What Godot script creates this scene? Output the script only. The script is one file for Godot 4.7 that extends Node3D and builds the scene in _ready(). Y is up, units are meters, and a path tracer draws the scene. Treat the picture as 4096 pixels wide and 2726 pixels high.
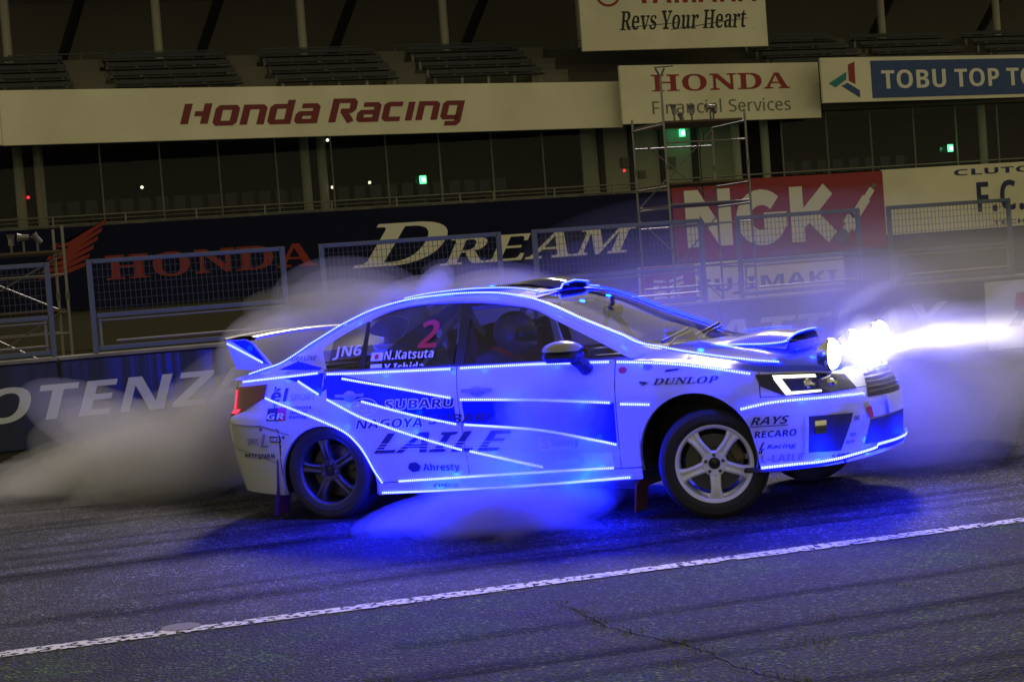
extends Node3D
# Night drift: a white and blue rally saloon wrapped in LED strips, tyre smoke, pit wall and grandstand.
# World: x runs along the pit wall, z towards the camera, metres.

var M := {}
var used := {}
var font_sans: SystemFont
var font_serif: SystemFont
var glyph_cache := {}
var rng := RandomNumberGenerator.new()

class MB:
	var v := PackedVector3Array()
	var n := PackedVector3Array()
	var uv := PackedVector2Array()
	func tri(a: Vector3, b: Vector3, c: Vector3) -> void: # counter-clockwise seen from outside
		var nn := (b - a).cross(c - a)
		if nn.length_squared() < 1e-16: return
		nn = nn.normalized()
		v.append(a); v.append(c); v.append(b)
		for i in 3: n.append(nn)
		uv.append(Vector2(a.x, a.z)); uv.append(Vector2(c.x, c.z)); uv.append(Vector2(b.x, b.z))
	func quad(a: Vector3, b: Vector3, c: Vector3, d: Vector3) -> void:
		tri(a, b, c); tri(a, c, d)
	func trin(a: Vector3, b: Vector3, c: Vector3, na: Vector3, nb: Vector3, nc: Vector3) -> void:
		if (b - a).cross(c - a).length_squared() < 1e-18: return
		v.append(a); v.append(c); v.append(b)
		n.append(na); n.append(nc); n.append(nb)
		uv.append(Vector2(a.x, a.z)); uv.append(Vector2(c.x, c.z)); uv.append(Vector2(b.x, b.z))
	func box(c: Vector3, s: Vector3, b := Basis()) -> void:
		var h := s * 0.5
		var p := []
		for i in 8:
			p.append(c + b * Vector3(h.x if i & 1 else -h.x, h.y if i & 2 else -h.y, h.z if i & 4 else -h.z))
		quad(p[4], p[5], p[7], p[6]); quad(p[1], p[0], p[2], p[3])
		quad(p[5], p[1], p[3], p[7]); quad(p[0], p[4], p[6], p[2])
		quad(p[6], p[7], p[3], p[2]); quad(p[0], p[1], p[5], p[4])
	func cbox(c: Vector3, s: Vector3, ch: float, b := Basis()) -> void: # box with chamfered edges
		var h := s * 0.5
		var k := Vector3(h.x - ch, h.y - ch, h.z - ch)
		for ax in 3:
			for sg in [-1.0, 1.0]:
				var u := (ax + 1) % 3
				var w := (ax + 2) % 3
				var q := []
				for e in [[-1, -1], [1, -1], [1, 1], [-1, 1]]:
					var t := Vector3()
					t[ax] = h[ax] * sg; t[u] = k[u] * e[0] * sg; t[w] = k[w] * e[1]
					q.append(c + b * t)
				quad(q[0], q[1], q[2], q[3])
		for ax in 3:
			var u := (ax + 1) % 3
			var w := (ax + 2) % 3
			for su in [-1.0, 1.0]:
				for sw in [-1.0, 1.0]:
					var q := []
					for e in [[-1, 0], [1, 0], [1, 1], [-1, 1]]:
						var t := Vector3()
						t[ax] = k[ax] * e[0]
						t[u] = (h[u] if e[1] == 0 else k[u]) * su
						t[w] = (k[w] if e[1] == 0 else h[w]) * sw
						q.append(c + b * t)
					if su * sw > 0: quad(q[0], q[1], q[2], q[3])
					else: quad(q[1], q[0], q[3], q[2])
		for sx in [-1.0, 1.0]:
			for sy in [-1.0, 1.0]:
				for sz in [-1.0, 1.0]:
					var a := c + b * Vector3(h.x * sx, k.y * sy, k.z * sz)
					var d := c + b * Vector3(k.x * sx, h.y * sy, k.z * sz)
					var f := c + b * Vector3(k.x * sx, k.y * sy, h.z * sz)
					if sx * sy * sz > 0: tri(a, d, f)
					else: tri(a, f, d)
	func bar(a: Vector3, b: Vector3, w: float, h: float, up := Vector3.UP) -> void: # square bar from a to b
		var z := (b - a).normalized()
		if absf(z.dot(up)) > 0.98: up = Vector3.RIGHT
		var x := up.cross(z).normalized()
		var y := z.cross(x)
		box((a + b) * 0.5, Vector3(w, h, a.distance_to(b)), Basis(x, y, z))
	func tube(pts: Array, r: float, k := 8, closed := false, caps := true) -> void:
		var rings := []
		var nr := []
		var m := pts.size()
		var side := Vector3.ZERO
		for i in m:
			var t: Vector3 = pts[min(i + 1, m - 1)] - pts[max(i - 1, 0)]
			if closed: t = pts[(i + 1) % m] - pts[(i + m - 1) % m]
			t = t.normalized()
			if side == Vector3.ZERO:
				side = t.cross(Vector3.UP if absf(t.y) < 0.9 else Vector3.RIGHT).normalized()
			side = (side - t * side.dot(t)).normalized()
			var o := t.cross(side)
			var ring := []
			var rn := []
			for j in k:
				var a := TAU * j / k
				var d := side * cos(a) + o * sin(a)
				rn.append(d); ring.append(pts[i] + d * r)
			rings.append(ring); nr.append(rn)
		for i in (m if closed else m - 1):
			var i2 := (i + 1) % m
			for j in k:
				var j2 := (j + 1) % k
				trin(rings[i][j], rings[i][j2], rings[i2][j2], nr[i][j], nr[i][j2], nr[i2][j2])
				trin(rings[i][j], rings[i2][j2], rings[i2][j], nr[i][j], nr[i2][j2], nr[i2][j])
		if caps and not closed:
			for j in range(1, k - 1):
				tri(rings[0][0], rings[0][j + 1], rings[0][j])
				tri(rings[m - 1][0], rings[m - 1][j], rings[m - 1][j + 1])
	func lathe(prof: Array, k: int, c: Vector3, b := Basis()) -> void: # profile of (radius, height along +z of b), outside on the left
		var m := prof.size()
		for i in m - 1:
			var p: Vector2 = prof[i]
			var q: Vector2 = prof[i + 1]
			var d := (q - p)
			if d.length() < 1e-6: continue
			var nn := Vector2(d.y, -d.x).normalized()
			for j in k:
				var a := TAU * j / k
				var a2 := TAU * (j + 1) / k
				var e := Vector3(cos(a), sin(a), 0)
				var e2 := Vector3(cos(a2), sin(a2), 0)
				var z := Vector3(0, 0, 1)
				var n1 := b * (e * nn.x + z * nn.y)
				var n2 := b * (e2 * nn.x + z * nn.y)
				trin(c + b * (e * p.x + z * p.y), c + b * (e2 * p.x + z * p.y), c + b * (e2 * q.x + z * q.y), n1, n2, n2)
				trin(c + b * (e * p.x + z * p.y), c + b * (e2 * q.x + z * q.y), c + b * (e * q.x + z * q.y), n1, n2, n1)
	func grid(P: Array, flip := false) -> void: # rows of points, smooth
		var R := P.size()
		var C: int = P[0].size()
		var NN := []
		for i in R:
			var row := []
			for j in C:
				var du: Vector3 = P[i][min(j + 1, C - 1)] - P[i][max(j - 1, 0)]
				var dv: Vector3 = P[min(i + 1, R - 1)][j] - P[max(i - 1, 0)][j]
				var nn := du.cross(dv).normalized()
				if flip: nn = -nn
				row.append(nn)
			NN.append(row)
		for i in R - 1:
			for j in C - 1:
				if flip:
					trin(P[i][j], P[i + 1][j + 1], P[i][j + 1], NN[i][j], NN[i + 1][j + 1], NN[i][j + 1])
					trin(P[i][j], P[i + 1][j], P[i + 1][j + 1], NN[i][j], NN[i + 1][j], NN[i + 1][j + 1])
				else:
					trin(P[i][j], P[i][j + 1], P[i + 1][j + 1], NN[i][j], NN[i][j + 1], NN[i + 1][j + 1])
					trin(P[i][j], P[i + 1][j + 1], P[i + 1][j], NN[i][j], NN[i + 1][j + 1], NN[i + 1][j])
	func ball(c: Vector3, r: Vector3, k := 12, b := Basis()) -> void:
		var P := []
		for i in k + 1:
			var t := PI * i / k - PI / 2
			var row := []
			for j in 2 * k + 1:
				var a := PI * j / k
				row.append(c + b * Vector3(r.x * cos(t) * cos(a), r.y * sin(t), r.z * cos(t) * sin(a)))
			P.append(row)
		for i in k:
			for j in 2 * k:
				var q := [P[i][j], P[i][j + 1], P[i + 1][j + 1], P[i + 1][j]]
				var nn := []
				for p in q:
					var d: Vector3 = b.inverse() * (p - c)
					nn.append((b * Vector3(d.x / r.x / r.x, d.y / r.y / r.y, d.z / r.z / r.z)).normalized())
				trin(q[0], q[2], q[1], nn[0], nn[2], nn[1])
				trin(q[0], q[3], q[2], nn[0], nn[3], nn[2])
	func mesh() -> ArrayMesh:
		var m := ArrayMesh.new()
		var a := []
		a.resize(Mesh.ARRAY_MAX)
		a[Mesh.ARRAY_VERTEX] = v; a[Mesh.ARRAY_NORMAL] = n; a[Mesh.ARRAY_TEX_UV] = uv
		m.add_surface_from_arrays(Mesh.PRIMITIVE_TRIANGLES, a)
		return m

# ---------------------------------------------------------------- naming
func numbered(parent: Node, called: String) -> String:
	var key := str(parent.get_instance_id()) + called
	var k: int = used.get(key, 0)
	used[key] = k + 1
	return called if k == 0 else "%s_%03d" % [called, k]

func tag(o: Node, label := "", category := "", group := "", kind := "") -> Node:
	if label: o.set_meta("label", label)
	if category: o.set_meta("category", category)
	if group: o.set_meta("group", group)
	if kind: o.set_meta("kind", kind)
	return o

func base(called: String, at := Vector3.ZERO, turn := 0.0) -> Node3D:
	var o := Node3D.new()
	o.name = numbered(self, called)
	add_child(o)
	o.position = at; o.rotation.y = turn
	return o

func obj(called: String, mb, m: Material, parent: Node = self, at := Vector3.ZERO) -> MeshInstance3D:
	var o := MeshInstance3D.new()
	o.name = numbered(parent, called)
	o.mesh = mb.mesh() if mb is MB else mb
	o.material_override = m
	parent.add_child(o)
	o.position = at
	return o

func copy(o: Node3D, at: Vector3) -> Node3D:
	var c: Node3D = o.duplicate()
	c.name = numbered(self, str(o.name).trim_suffix("_001"))
	add_child(c)
	c.position = at
	return c

func mat(called: String, r: float, g: float, b: float, rough := 0.6, metal := 0.0, spec := 0.5) -> StandardMaterial3D: # linear base colour
	var m := StandardMaterial3D.new()
	m.resource_name = called
	m.albedo_color = Color(r, g, b).linear_to_srgb()
	m.roughness = rough; m.metallic = metal; m.metallic_specular = spec
	M[called] = m
	return m

func glow(called: String, r: float, g: float, b: float, energy: float) -> StandardMaterial3D:
	var m := mat(called, 0.02, 0.02, 0.02, 0.5)
	m.emission_enabled = true
	m.emission = Color(r, g, b).linear_to_srgb()
	m.emission_energy_multiplier = energy
	return m

func pane(called: String, alpha: float, r := 0.0, g := 0.0, b := 0.0) -> StandardMaterial3D:
	var m := mat(called, r, g, b, 0.03)
	m.transparency = BaseMaterial3D.TRANSPARENCY_ALPHA
	m.albedo_color.a = alpha
	return m

func noise_tex(freq: float, oct: int, c0: Color, c1: Color, lo := 0.3, hi := 0.7, size := 512, nseed := 1, normal := false) -> NoiseTexture2D:
	var f := FastNoiseLite.new()
	f.noise_type = FastNoiseLite.TYPE_SIMPLEX_SMOOTH
	f.seed = nseed; f.frequency = freq; f.fractal_octaves = oct
	var t := NoiseTexture2D.new()
	t.width = size; t.height = size; t.seamless = true; t.noise = f
	if normal:
		t.as_normal_map = true; t.bump_strength = 6.0
	else:
		var g := Gradient.new()
		g.set_color(0, c0); g.set_color(1, c1)
		g.set_offset(0, lo); g.set_offset(1, hi)
		t.color_ramp = g
	return t

# grit picture: tiny stones over a soft cloud; linear grey levels around 1 (multiplies the base colour)
func grit(size: int, stones: int, nseed: int, dark: float, light: float, moss := 0.0) -> ImageTexture:
	rng.seed = nseed
	var f := FastNoiseLite.new()
	f.seed = nseed; f.frequency = 0.005; f.fractal_octaves = 5
	var lv := PackedFloat32Array()
	lv.resize(size * size)
	for i in size * size:
		lv[i] = dark * rng.randf_range(0.75, 1.25)
	for s in stones:
		var x := rng.randi() % size
		var y := rng.randi() % size
		var l := lerpf(dark, light, pow(rng.randf(), 2.2))
		var w := rng.randi_range(2, 6)
		var h := rng.randi_range(2, 5)
		for dy in h:
			for dx in w:
				lv[((y + dy) % size) * size + (x + dx) % size] = l
	var bytes := PackedByteArray()
	bytes.resize(size * size * 3)
	for y in size:
		for x in size:
			var i := y * size + x
			var wx := absf(x * 2.0 / size - 1.0)
			var cl := f.get_noise_2d(x, y) * (1.0 - pow(wx, 8.0)) * (1.0 - pow(absf(y * 2.0 / size - 1.0), 8.0))
			var l := lv[i] * (1.0 + 1.1 * cl + 0.35 * f.get_noise_2d(x * 5.0, y * 5.0))
			var g := clampf((cl + 0.15) * 2.0, 0.0, 1.0) * moss
			var c := Color(l * (1.0 - 0.35 * g), l * (1.0 + 0.05 * g), l * (1.0 - 0.6 * g)).linear_to_srgb()
			bytes[i * 3] = int(clampf(c.r, 0, 1) * 255); bytes[i * 3 + 1] = int(clampf(c.g, 0, 1) * 255); bytes[i * 3 + 2] = int(clampf(c.b, 0, 1) * 255)
	return ImageTexture.create_from_image(Image.create_from_data(size, size, false, Image.FORMAT_RGB8, bytes))

# ---------------------------------------------------------------- lettering (flat triangles, clockwise from the front)
func glyphs(txt: String, serif := false, bold := true) -> PackedVector3Array:
	var key := txt + str(serif) + str(bold)
	if not glyph_cache.has(key):
		var f := SystemFont.new()
		f.font_names = PackedStringArray(["Droid Serif" if serif else "Droid Sans"])
		f.font_weight = 700 if bold else 400
		var t := TextMesh.new()
		t.text = txt; t.font = f; t.font_size = 64; t.depth = 0.0; t.pixel_size = 0.02; t.curve_step = 2.0
		var a := t.get_mesh_arrays()
		var vs: PackedVector3Array = a[Mesh.ARRAY_VERTEX]
		var out := PackedVector3Array()
		if a[Mesh.ARRAY_INDEX] and a[Mesh.ARRAY_INDEX].size():
			for i in a[Mesh.ARRAY_INDEX]: out.append(vs[i])
		else: out = vs
		glyph_cache[key] = out
	return glyph_cache[key]

# ribbon strokes: each polyline is a mitred band; each band lies 1.5 mm before the last
func strokes(lines: Array, w: float, wy := -1.0) -> PackedVector3Array:
	var out := PackedVector3Array()
	if wy < 0: wy = w
	var z := 0.0
	for raw in lines:
		var closed: bool = raw.size() > 2 and raw[0] == raw[raw.size() - 1]
		var p := []
		for q in raw: p.append(Vector2(q[0], q[1]))
		if closed: p.pop_back()
		var L := []
		var R := []
		var m := p.size()
		for i in m:
			var d0: Vector2
			var d1: Vector2
			if closed:
				d0 = (p[i] - p[(i + m - 1) % m]).normalized(); d1 = (p[(i + 1) % m] - p[i]).normalized()
			else:
				d0 = (p[i] - p[max(i - 1, 0)]).normalized() if i > 0 else (p[1] - p[0]).normalized()
				d1 = (p[min(i + 1, m - 1)] - p[i]).normalized() if i < m - 1 else d0
			var n0 := Vector2(-d0.y, d0.x)
			var n1 := Vector2(-d1.y, d1.x)
			var mm := (n0 + n1).normalized()
			var k := 1.0 / maxf(0.5, mm.dot(n1))
			mm *= k * 0.5
			L.append(p[i] + Vector2(mm.x * w, mm.y * wy)); R.append(p[i] - Vector2(mm.x * w, mm.y * wy))
		for i in (m if closed else m - 1):
			var j := (i + 1) % m
			for q in [L[i], L[j], R[j], L[i], R[j], R[i]]: out.append(Vector3(q.x, q.y, z))
		z += 0.0015
	return out

func polys(list: Array) -> PackedVector3Array: # convex polygons, any order
	var out := PackedVector3Array()
	var z := 0.0
	for raw in list:
		for i in range(1, raw.size() - 1):
			var t := [raw[0], raw[i], raw[i + 1]]
			var a := Vector2(t[1][0] - t[0][0], t[1][1] - t[0][1]).cross(Vector2(t[2][0] - t[0][0], t[2][1] - t[0][1]))
			if a > 0: t = [raw[0], raw[i + 1], raw[i]]
			for q in t: out.append(Vector3(q[0], q[1], z))
		z += 0.0012
	return out

func fit(tr: PackedVector3Array, x0: float, y0: float, x1: float, y1: float, shear := 0.0) -> PackedVector3Array:
	var mn := Vector2(1e9, 1e9)
	var mx := -mn
	var s := PackedVector3Array()
	for p in tr:
		var q := Vector3(p.x + shear * p.y, p.y, p.z)
		s.append(q)
		mn = mn.min(Vector2(q.x, q.y)); mx = mx.max(Vector2(q.x, q.y))
	for i in s.size():
		s[i] = Vector3(lerpf(x0, x1, (s[i].x - mn.x) / (mx.x - mn.x)), lerpf(y0, y1, (s[i].y - mn.y) / (mx.y - mn.y)), s[i].z)
	return s

func put(called: String, tr: PackedVector3Array, m: Material, parent: Node, f: Callable) -> MeshInstance3D:
	var mb := MB.new()
	for i in range(0, tr.size() - 2, 3):
		mb.tri(f.call(tr[i]), f.call(tr[i + 2]), f.call(tr[i + 1]))
	return obj(called, mb, m, parent)

func flat(z := 0.0) -> Callable:
	return func(p): return Vector3(p.x, p.y, z + p.z)

func lerp_tab(tab: Array, x: float) -> float:
	if x <= tab[0][0]: return tab[0][1]
	for i in range(1, tab.size()):
		if x <= tab[i][0]:
			return lerpf(tab[i - 1][1], tab[i][1], (x - tab[i - 1][0]) / (tab[i][0] - tab[i - 1][0]))
	return tab[tab.size() - 1][1]

func poly_at(pts: Array, t: float): # point at fraction t of a polyline's length (Vector2 or Vector3)
	var total := 0.0
	for i in range(1, pts.size()): total += (pts[i] - pts[i - 1]).length()
	var d := t * total
	for i in range(1, pts.size()):
		var l: float = (pts[i] - pts[i - 1]).length()
		if d <= l or i == pts.size() - 1: return pts[i - 1].lerp(pts[i], clampf(d / maxf(l, 1e-6), 0, 1))
		d -= l

func smooth_line(pts: Array, k := 6) -> Array: # Catmull-Rom
	var out := []
	var m := pts.size()
	for i in m - 1:
		var a = pts[max(i - 1, 0)]
		var b = pts[i]
		var c = pts[i + 1]
		var d = pts[min(i + 2, m - 1)]
		for j in k:
			var t := float(j) / k
			out.append(0.5 * ((2.0 * b) + (c - a) * t + (2.0 * a - 5.0 * b + 4.0 * c - d) * t * t + (3.0 * b - a - 3.0 * c + d) * t * t * t))
	out.append(pts[m - 1])
	return out

const LED_ENERGY := 0.1
const BEAM_ENERGY := 3.0

func _ready() -> void:
	var cam := Camera3D.new()
	cam.name = "camera"
	add_child(cam)
	cam.position = Vector3(0, 1.508, 0)
	cam.rotation = Vector3(deg_to_rad(-2.231), deg_to_rad(-20.433), deg_to_rad(-4.331))
	cam.fov = 22.04
	cam.near = 0.1; cam.far = 600.0
	cam.current = true
	var we := WorldEnvironment.new()
	we.name = "night_air"
	var e := Environment.new()
	e.background_mode = Environment.BG_SKY
	var sk := ProceduralSkyMaterial.new() # added warm sky fill, standing in for unseen floods on the stand
	sk.sky_top_color = Color(0.074, 0.066, 0.035).linear_to_srgb()
	sk.sky_horizon_color = Color(0.135, 0.119, 0.065).linear_to_srgb()
	sk.sky_curve = 0.2
	sk.ground_bottom_color = Color(0.01, 0.01, 0.008).linear_to_srgb()
	sk.ground_horizon_color = Color(0.05, 0.045, 0.03).linear_to_srgb()
	sk.sun_angle_max = 1.0
	var s := Sky.new()
	s.sky_material = sk
	e.sky = s
	e.tonemap_mode = Environment.TONE_MAPPER_LINEAR
	e.tonemap_exposure = 4.0
	e.volumetric_fog_enabled = true
	e.volumetric_fog_density = 0.0
	e.sdfgi_enabled = true; e.ssao_enabled = true; e.ssil_enabled = true
	we.environment = e
	add_child(we)
	var sun := DirectionalLight3D.new() # the floodlights on the grandstand roof
	sun.name = "floodlight"
	sun.light_color = Color(1.0, 0.88, 0.88).linear_to_srgb()
	sun.light_energy = 0.18
	sun.light_angular_distance = 9.0
	sun.shadow_enabled = true
	add_child(sun)
	sun.look_at_from_position(Vector3(6, 9, -22), Vector3(0, 0, -12) + Vector3(0, 0, 1.5), Vector3.UP)
	make_materials()
	build_ground()
	build_wall()
	build_stand()
	build_car()
	build_driver()
	build_fences()
	build_scaffolds()
	build_details()
	build_smoke()

func make_materials() -> void:
	mat("white_paint", 0.5, 0.52, 0.56, 0.2)
	M.white_paint.clearcoat_enabled = true; M.white_paint.clearcoat = 0.3; M.white_paint.clearcoat_roughness = 0.08
	mat("silver_paint", 0.3, 0.3, 0.32, 0.18)
	mat("blue_paint", 0.01, 0.03, 0.3, 0.13)
	M.blue_paint.clearcoat_enabled = true; M.blue_paint.metallic_specular = 0.3; M.blue_paint.clearcoat = 0.05; M.blue_paint.clearcoat_roughness = 0.1
	mat("black_paint", 0.012, 0.012, 0.016, 0.15)
	M.black_paint.clearcoat_enabled = true; M.black_paint.clearcoat = 0.8; M.black_paint.clearcoat_roughness = 0.05
	mat("black_gloss", 0.015, 0.015, 0.018, 0.12)
	mat("black_plastic", 0.02, 0.02, 0.022, 0.6)
	mat("rubber", 0.018, 0.018, 0.019, 0.8)
	M.rubber.roughness = 0.75
	mat("rim_white_led_tint", 0.76, 0.8, 0.88, 0.35, 0.1)  # white rim; the blue LED spill on it is put into this colour
	mat("rim_dark", 0.06, 0.06, 0.07, 0.35, 0.5)
	mat("dark_metal", 0.12, 0.12, 0.13, 0.4, 0.8)
	mat("disc", 0.1, 0.1, 0.11, 0.35, 0.9)
	mat("gold", 0.12, 0.09, 0.03, 0.4)
	mat("chrome", 0.7, 0.7, 0.72, 0.12, 1.0)
	mat("flap", 0.12, 0.03, 0.03, 0.7)
	mat("seat", 0.06, 0.012, 0.012, 0.9)
	mat("white_vinyl", 0.72, 0.72, 0.7, 0.5)
	mat("navy_vinyl", 0.012, 0.014, 0.05, 0.5)
	mat("blue_vinyl", 0.02, 0.05, 0.35, 0.5)
	mat("grey_vinyl", 0.22, 0.22, 0.26, 0.5)
	mat("red_vinyl", 0.55, 0.03, 0.03, 0.5)
	mat("plate", 0.6, 0.62, 0.6, 0.5)
	glow("tape", 0.0001, 0.0012, 1.0, 27.0)
	glow("led", 0.09, 0.11, 1.0, 3.0)
	glow("drl", 1.0, 0.97, 0.88, 0.55)
	glow("lamp_white", 1.0, 0.93, 0.78, 11.0)
	mat("tail_red", 0.16, 0.008, 0.012, 0.15)
	glow("tail_glow", 1.0, 0.03, 0.08, 0.5)
	pane("glass_clear", 0.05)
	pane("glass_tint", 0.38, 0.004, 0.004, 0.008)
	pane("glass_dark", 0.62, 0.004, 0.004, 0.006)
	pane("suite_glass", 0.1); M.suite_glass.metallic_specular = 0.2
	# outdoors
	mat("asphalt", 1, 1, 1, 0.82)
	M.asphalt.albedo_texture = grit(1024, 26000, 11, 0.013, 0.17)
	M.asphalt.uv1_scale = Vector3(0.33, 0.33, 1)
	M.asphalt.normal_enabled = true
	M.asphalt.normal_texture = noise_tex(0.35, 2, Color.BLACK, Color.WHITE, 0.3, 0.7, 512, 5, true)
	M.asphalt.normal_scale = 0.35; M.asphalt.metallic_specular = 0.3
	mat("old_asphalt", 1, 1, 1, 0.88)
	M.old_asphalt.albedo_texture = grit(1024, 24000, 23, 0.013, 0.13, 1.3)
	M.old_asphalt.uv1_scale = Vector3(0.3, 0.3, 1)
	M.old_asphalt.albedo_color = Color(0.92, 1.0, 0.45).linear_to_srgb()  # tint beyond the moss: greenish light, less LED blue, put into the colour
	M.old_asphalt.normal_enabled = true
	M.old_asphalt.normal_texture = M.asphalt.normal_texture
	M.old_asphalt.normal_scale = 0.4; M.old_asphalt.metallic_specular = 0.3
	mat("far_ground", 0.06, 0.058, 0.05, 0.9)
	var wear := noise_tex(0.03, 5, Color(1, 1, 1, 0.0), Color(1, 1, 1, 1), 0.38, 0.44, 512, 9)
	mat("line_paint", 0.5, 0.5, 0.46, 0.7)
	M.line_paint.albedo_texture = wear
	M.line_paint.transparency = BaseMaterial3D.TRANSPARENCY_ALPHA_SCISSOR
	M.line_paint.alpha_scissor_threshold = 0.5
	M.line_paint.uv1_scale = Vector3(1.3, 1.3, 1)
	mat("skid", 0.012, 0.011, 0.011, 0.95, 0.0, 0.1)
	M.skid.transparency = BaseMaterial3D.TRANSPARENCY_ALPHA
	M.skid.albedo_texture = skid_tex()
	mat("crack", 0.008, 0.008, 0.006, 0.95)
	mat("weed", 0.12, 0.14, 0.025, 0.8)
	M.weed.cull_mode = BaseMaterial3D.CULL_DISABLED
	mat("wall_navy", 0.022, 0.03, 0.06, 0.6)
	M.wall_navy.roughness_texture = noise_tex(0.02, 4, Color(0.5, 0.5, 0.5), Color(1, 1, 1), 0.3, 0.7, 512, 41)
	mat("wall_paint", 0.68, 0.72, 0.76, 0.65)
	mat("concrete", 1, 1, 1, 0.9)
	M.concrete.albedo_texture = noise_tex(0.01, 5, Color(0.16, 0.15, 0.14).linear_to_srgb(), Color(0.3, 0.29, 0.27).linear_to_srgb(), 0.25, 0.75, 512, 51)
	M.concrete.uv1_triplanar = true; M.concrete.uv1_world_triplanar = true; M.concrete.uv1_scale = Vector3(0.25, 0.25, 0.25)
	mat("aisle", 0.15, 0.14, 0.115, 0.9)
	mat("dark_concrete", 0.085, 0.078, 0.066, 0.9)
	mat("steel_grey", 0.12, 0.15, 0.19, 0.55, 0.2)
	mat("wire", 0.08, 0.09, 0.1, 0.6, 0.3)
	mat("galvanised", 0.22, 0.215, 0.2, 0.42, 0.7)
	mat("board_white_lit_tint", 1, 1, 1, 0.6)
	M.board_white_lit_tint.albedo_texture = noise_tex(0.004, 4, Color(0.74, 0.7, 0.55).linear_to_srgb(), Color(0.84, 0.8, 0.64).linear_to_srgb(), 0.25, 0.75, 512, 61)  # white boards; yellow floodlight on the stand is put into this colour
	M.board_white_lit_tint.uv1_triplanar = true; M.board_white_lit_tint.uv1_world_triplanar = true; M.board_white_lit_tint.uv1_scale = Vector3(0.12, 0.12, 0.12)
	mat("board_navy", 0.009, 0.011, 0.04, 0.6, 0.0, 0.2)
	mat("board_red", 0.3, 0.024, 0.034, 0.6)
	mat("board_blue", 0.03, 0.07, 0.24, 0.6)
	mat("sign_red", 0.3, 0.025, 0.025, 0.6)
	mat("sign_maroon", 0.2, 0.022, 0.03, 0.6)
	mat("sign_grey", 0.16, 0.16, 0.14, 0.6)
	mat("sign_black", 0.015, 0.015, 0.015, 0.6)
	mat("sign_navy", 0.018, 0.022, 0.12, 0.6)
	mat("sign_teal", 0.02, 0.22, 0.24, 0.6)
	mat("sign_cream", 0.78, 0.77, 0.72, 0.6)
	mat("wing_red", 0.26, 0.02, 0.012, 0.6)
	mat("stand_dark", 0.15, 0.135, 0.11, 0.85)
	mat("roof_under", 0.32, 0.29, 0.23, 0.85)
	mat("column_paint", 0.42, 0.4, 0.32, 0.5)
	mat("bench", 0.035, 0.038, 0.05, 0.6)
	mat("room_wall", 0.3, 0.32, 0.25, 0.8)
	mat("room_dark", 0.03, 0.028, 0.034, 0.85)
	mat("wood", 0.1, 0.07, 0.045, 0.85)
	glow("exit_green", 0.1, 1.0, 0.35, 0.45)
	glow("exit_white", 0.75, 1.0, 0.8, 0.5)
	glow("lamp_red", 1.0, 0.02, 0.03, 0.6)
	glow("lamp_pale", 1.0, 0.95, 0.6, 0.5)
	mat("helmet_white", 0.1, 0.1, 0.12, 0.3)
	mat("visor", 0.02, 0.02, 0.025, 0.08)
	mat("suit", 0.03, 0.04, 0.12, 0.85)
	mat("suit_red", 0.4, 0.03, 0.04, 0.85)

func skid_tex() -> ImageTexture: # rubber streaks: strong in the middle, fading at both sides and along the mark
	var im := Image.create(512, 64, false, Image.FORMAT_RGBA8)
	var f := FastNoiseLite.new()
	f.seed = 31; f.frequency = 0.02; f.fractal_octaves = 3
	for y in 64:
		var side := pow(sin(PI * y / 63.0), 0.8)
		for x in 512:
			var a := TAU * x / 512.0
			var n := f.get_noise_3d(cos(a) * 60.0, sin(a) * 60.0, y * 4.0) * 0.6 + f.get_noise_2d(y * 9.0, 400.0) * 0.7
			im.set_pixel(x, y, Color(1, 1, 1, clampf(side * (0.2 + n), 0.0, 0.3)))
	return ImageTexture.create_from_image(im)

# ---------------------------------------------------------------- ground
func sheet(called: String, m: Material, x0: float, x1: float, z0: float, z1: float, y: float, parent: Node = self, nx := 1) -> MeshInstance3D:
	var mb := MB.new()
	for i in nx:
		var a := lerpf(x0, x1, float(i) / nx)
		var b := lerpf(x0, x1, float(i + 1) / nx)
		mb.quad(Vector3(a, y, z1), Vector3(b, y, z1), Vector3(b, y, z0), Vector3(a, y, z0))
	return obj(called, mb, m, parent)

func line_z(x: float) -> float: return -7.99 + (x - 0.47) * 0.056

func ribbon(called: String, m: Material, pts: Array, w: float, y: float, parent: Node) -> MeshInstance3D:
	var mb := MB.new()
	var L := []
	var R := []
	for i in pts.size():
		var d: Vector2 = (pts[min(i + 1, pts.size() - 1)] - pts[max(i - 1, 0)]).normalized()
		var n := Vector2(-d.y, d.x) * w * 0.5
		L.append(Vector3(pts[i].x - n.x, y, pts[i].y - n.y)); R.append(Vector3(pts[i].x + n.x, y, pts[i].y + n.y))
	for i in pts.size() - 1:
		mb.quad(R[i], R[i + 1], L[i + 1], L[i])
		var u0: float = i * 0.05 + pts[0].y
		var u1: float = u0 + 0.05
		var m2 := mb.uv.size() - 6
		if m2 < 0: continue
		var U := [Vector2(u0, 0.98), Vector2(u1, 0.02), Vector2(u1, 0.98), Vector2(u0, 0.98), Vector2(u0, 0.02), Vector2(u1, 0.02)]
		for e in 6: mb.uv[m2 + e] = U[e]
	return obj(called, mb, m, parent)

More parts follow.
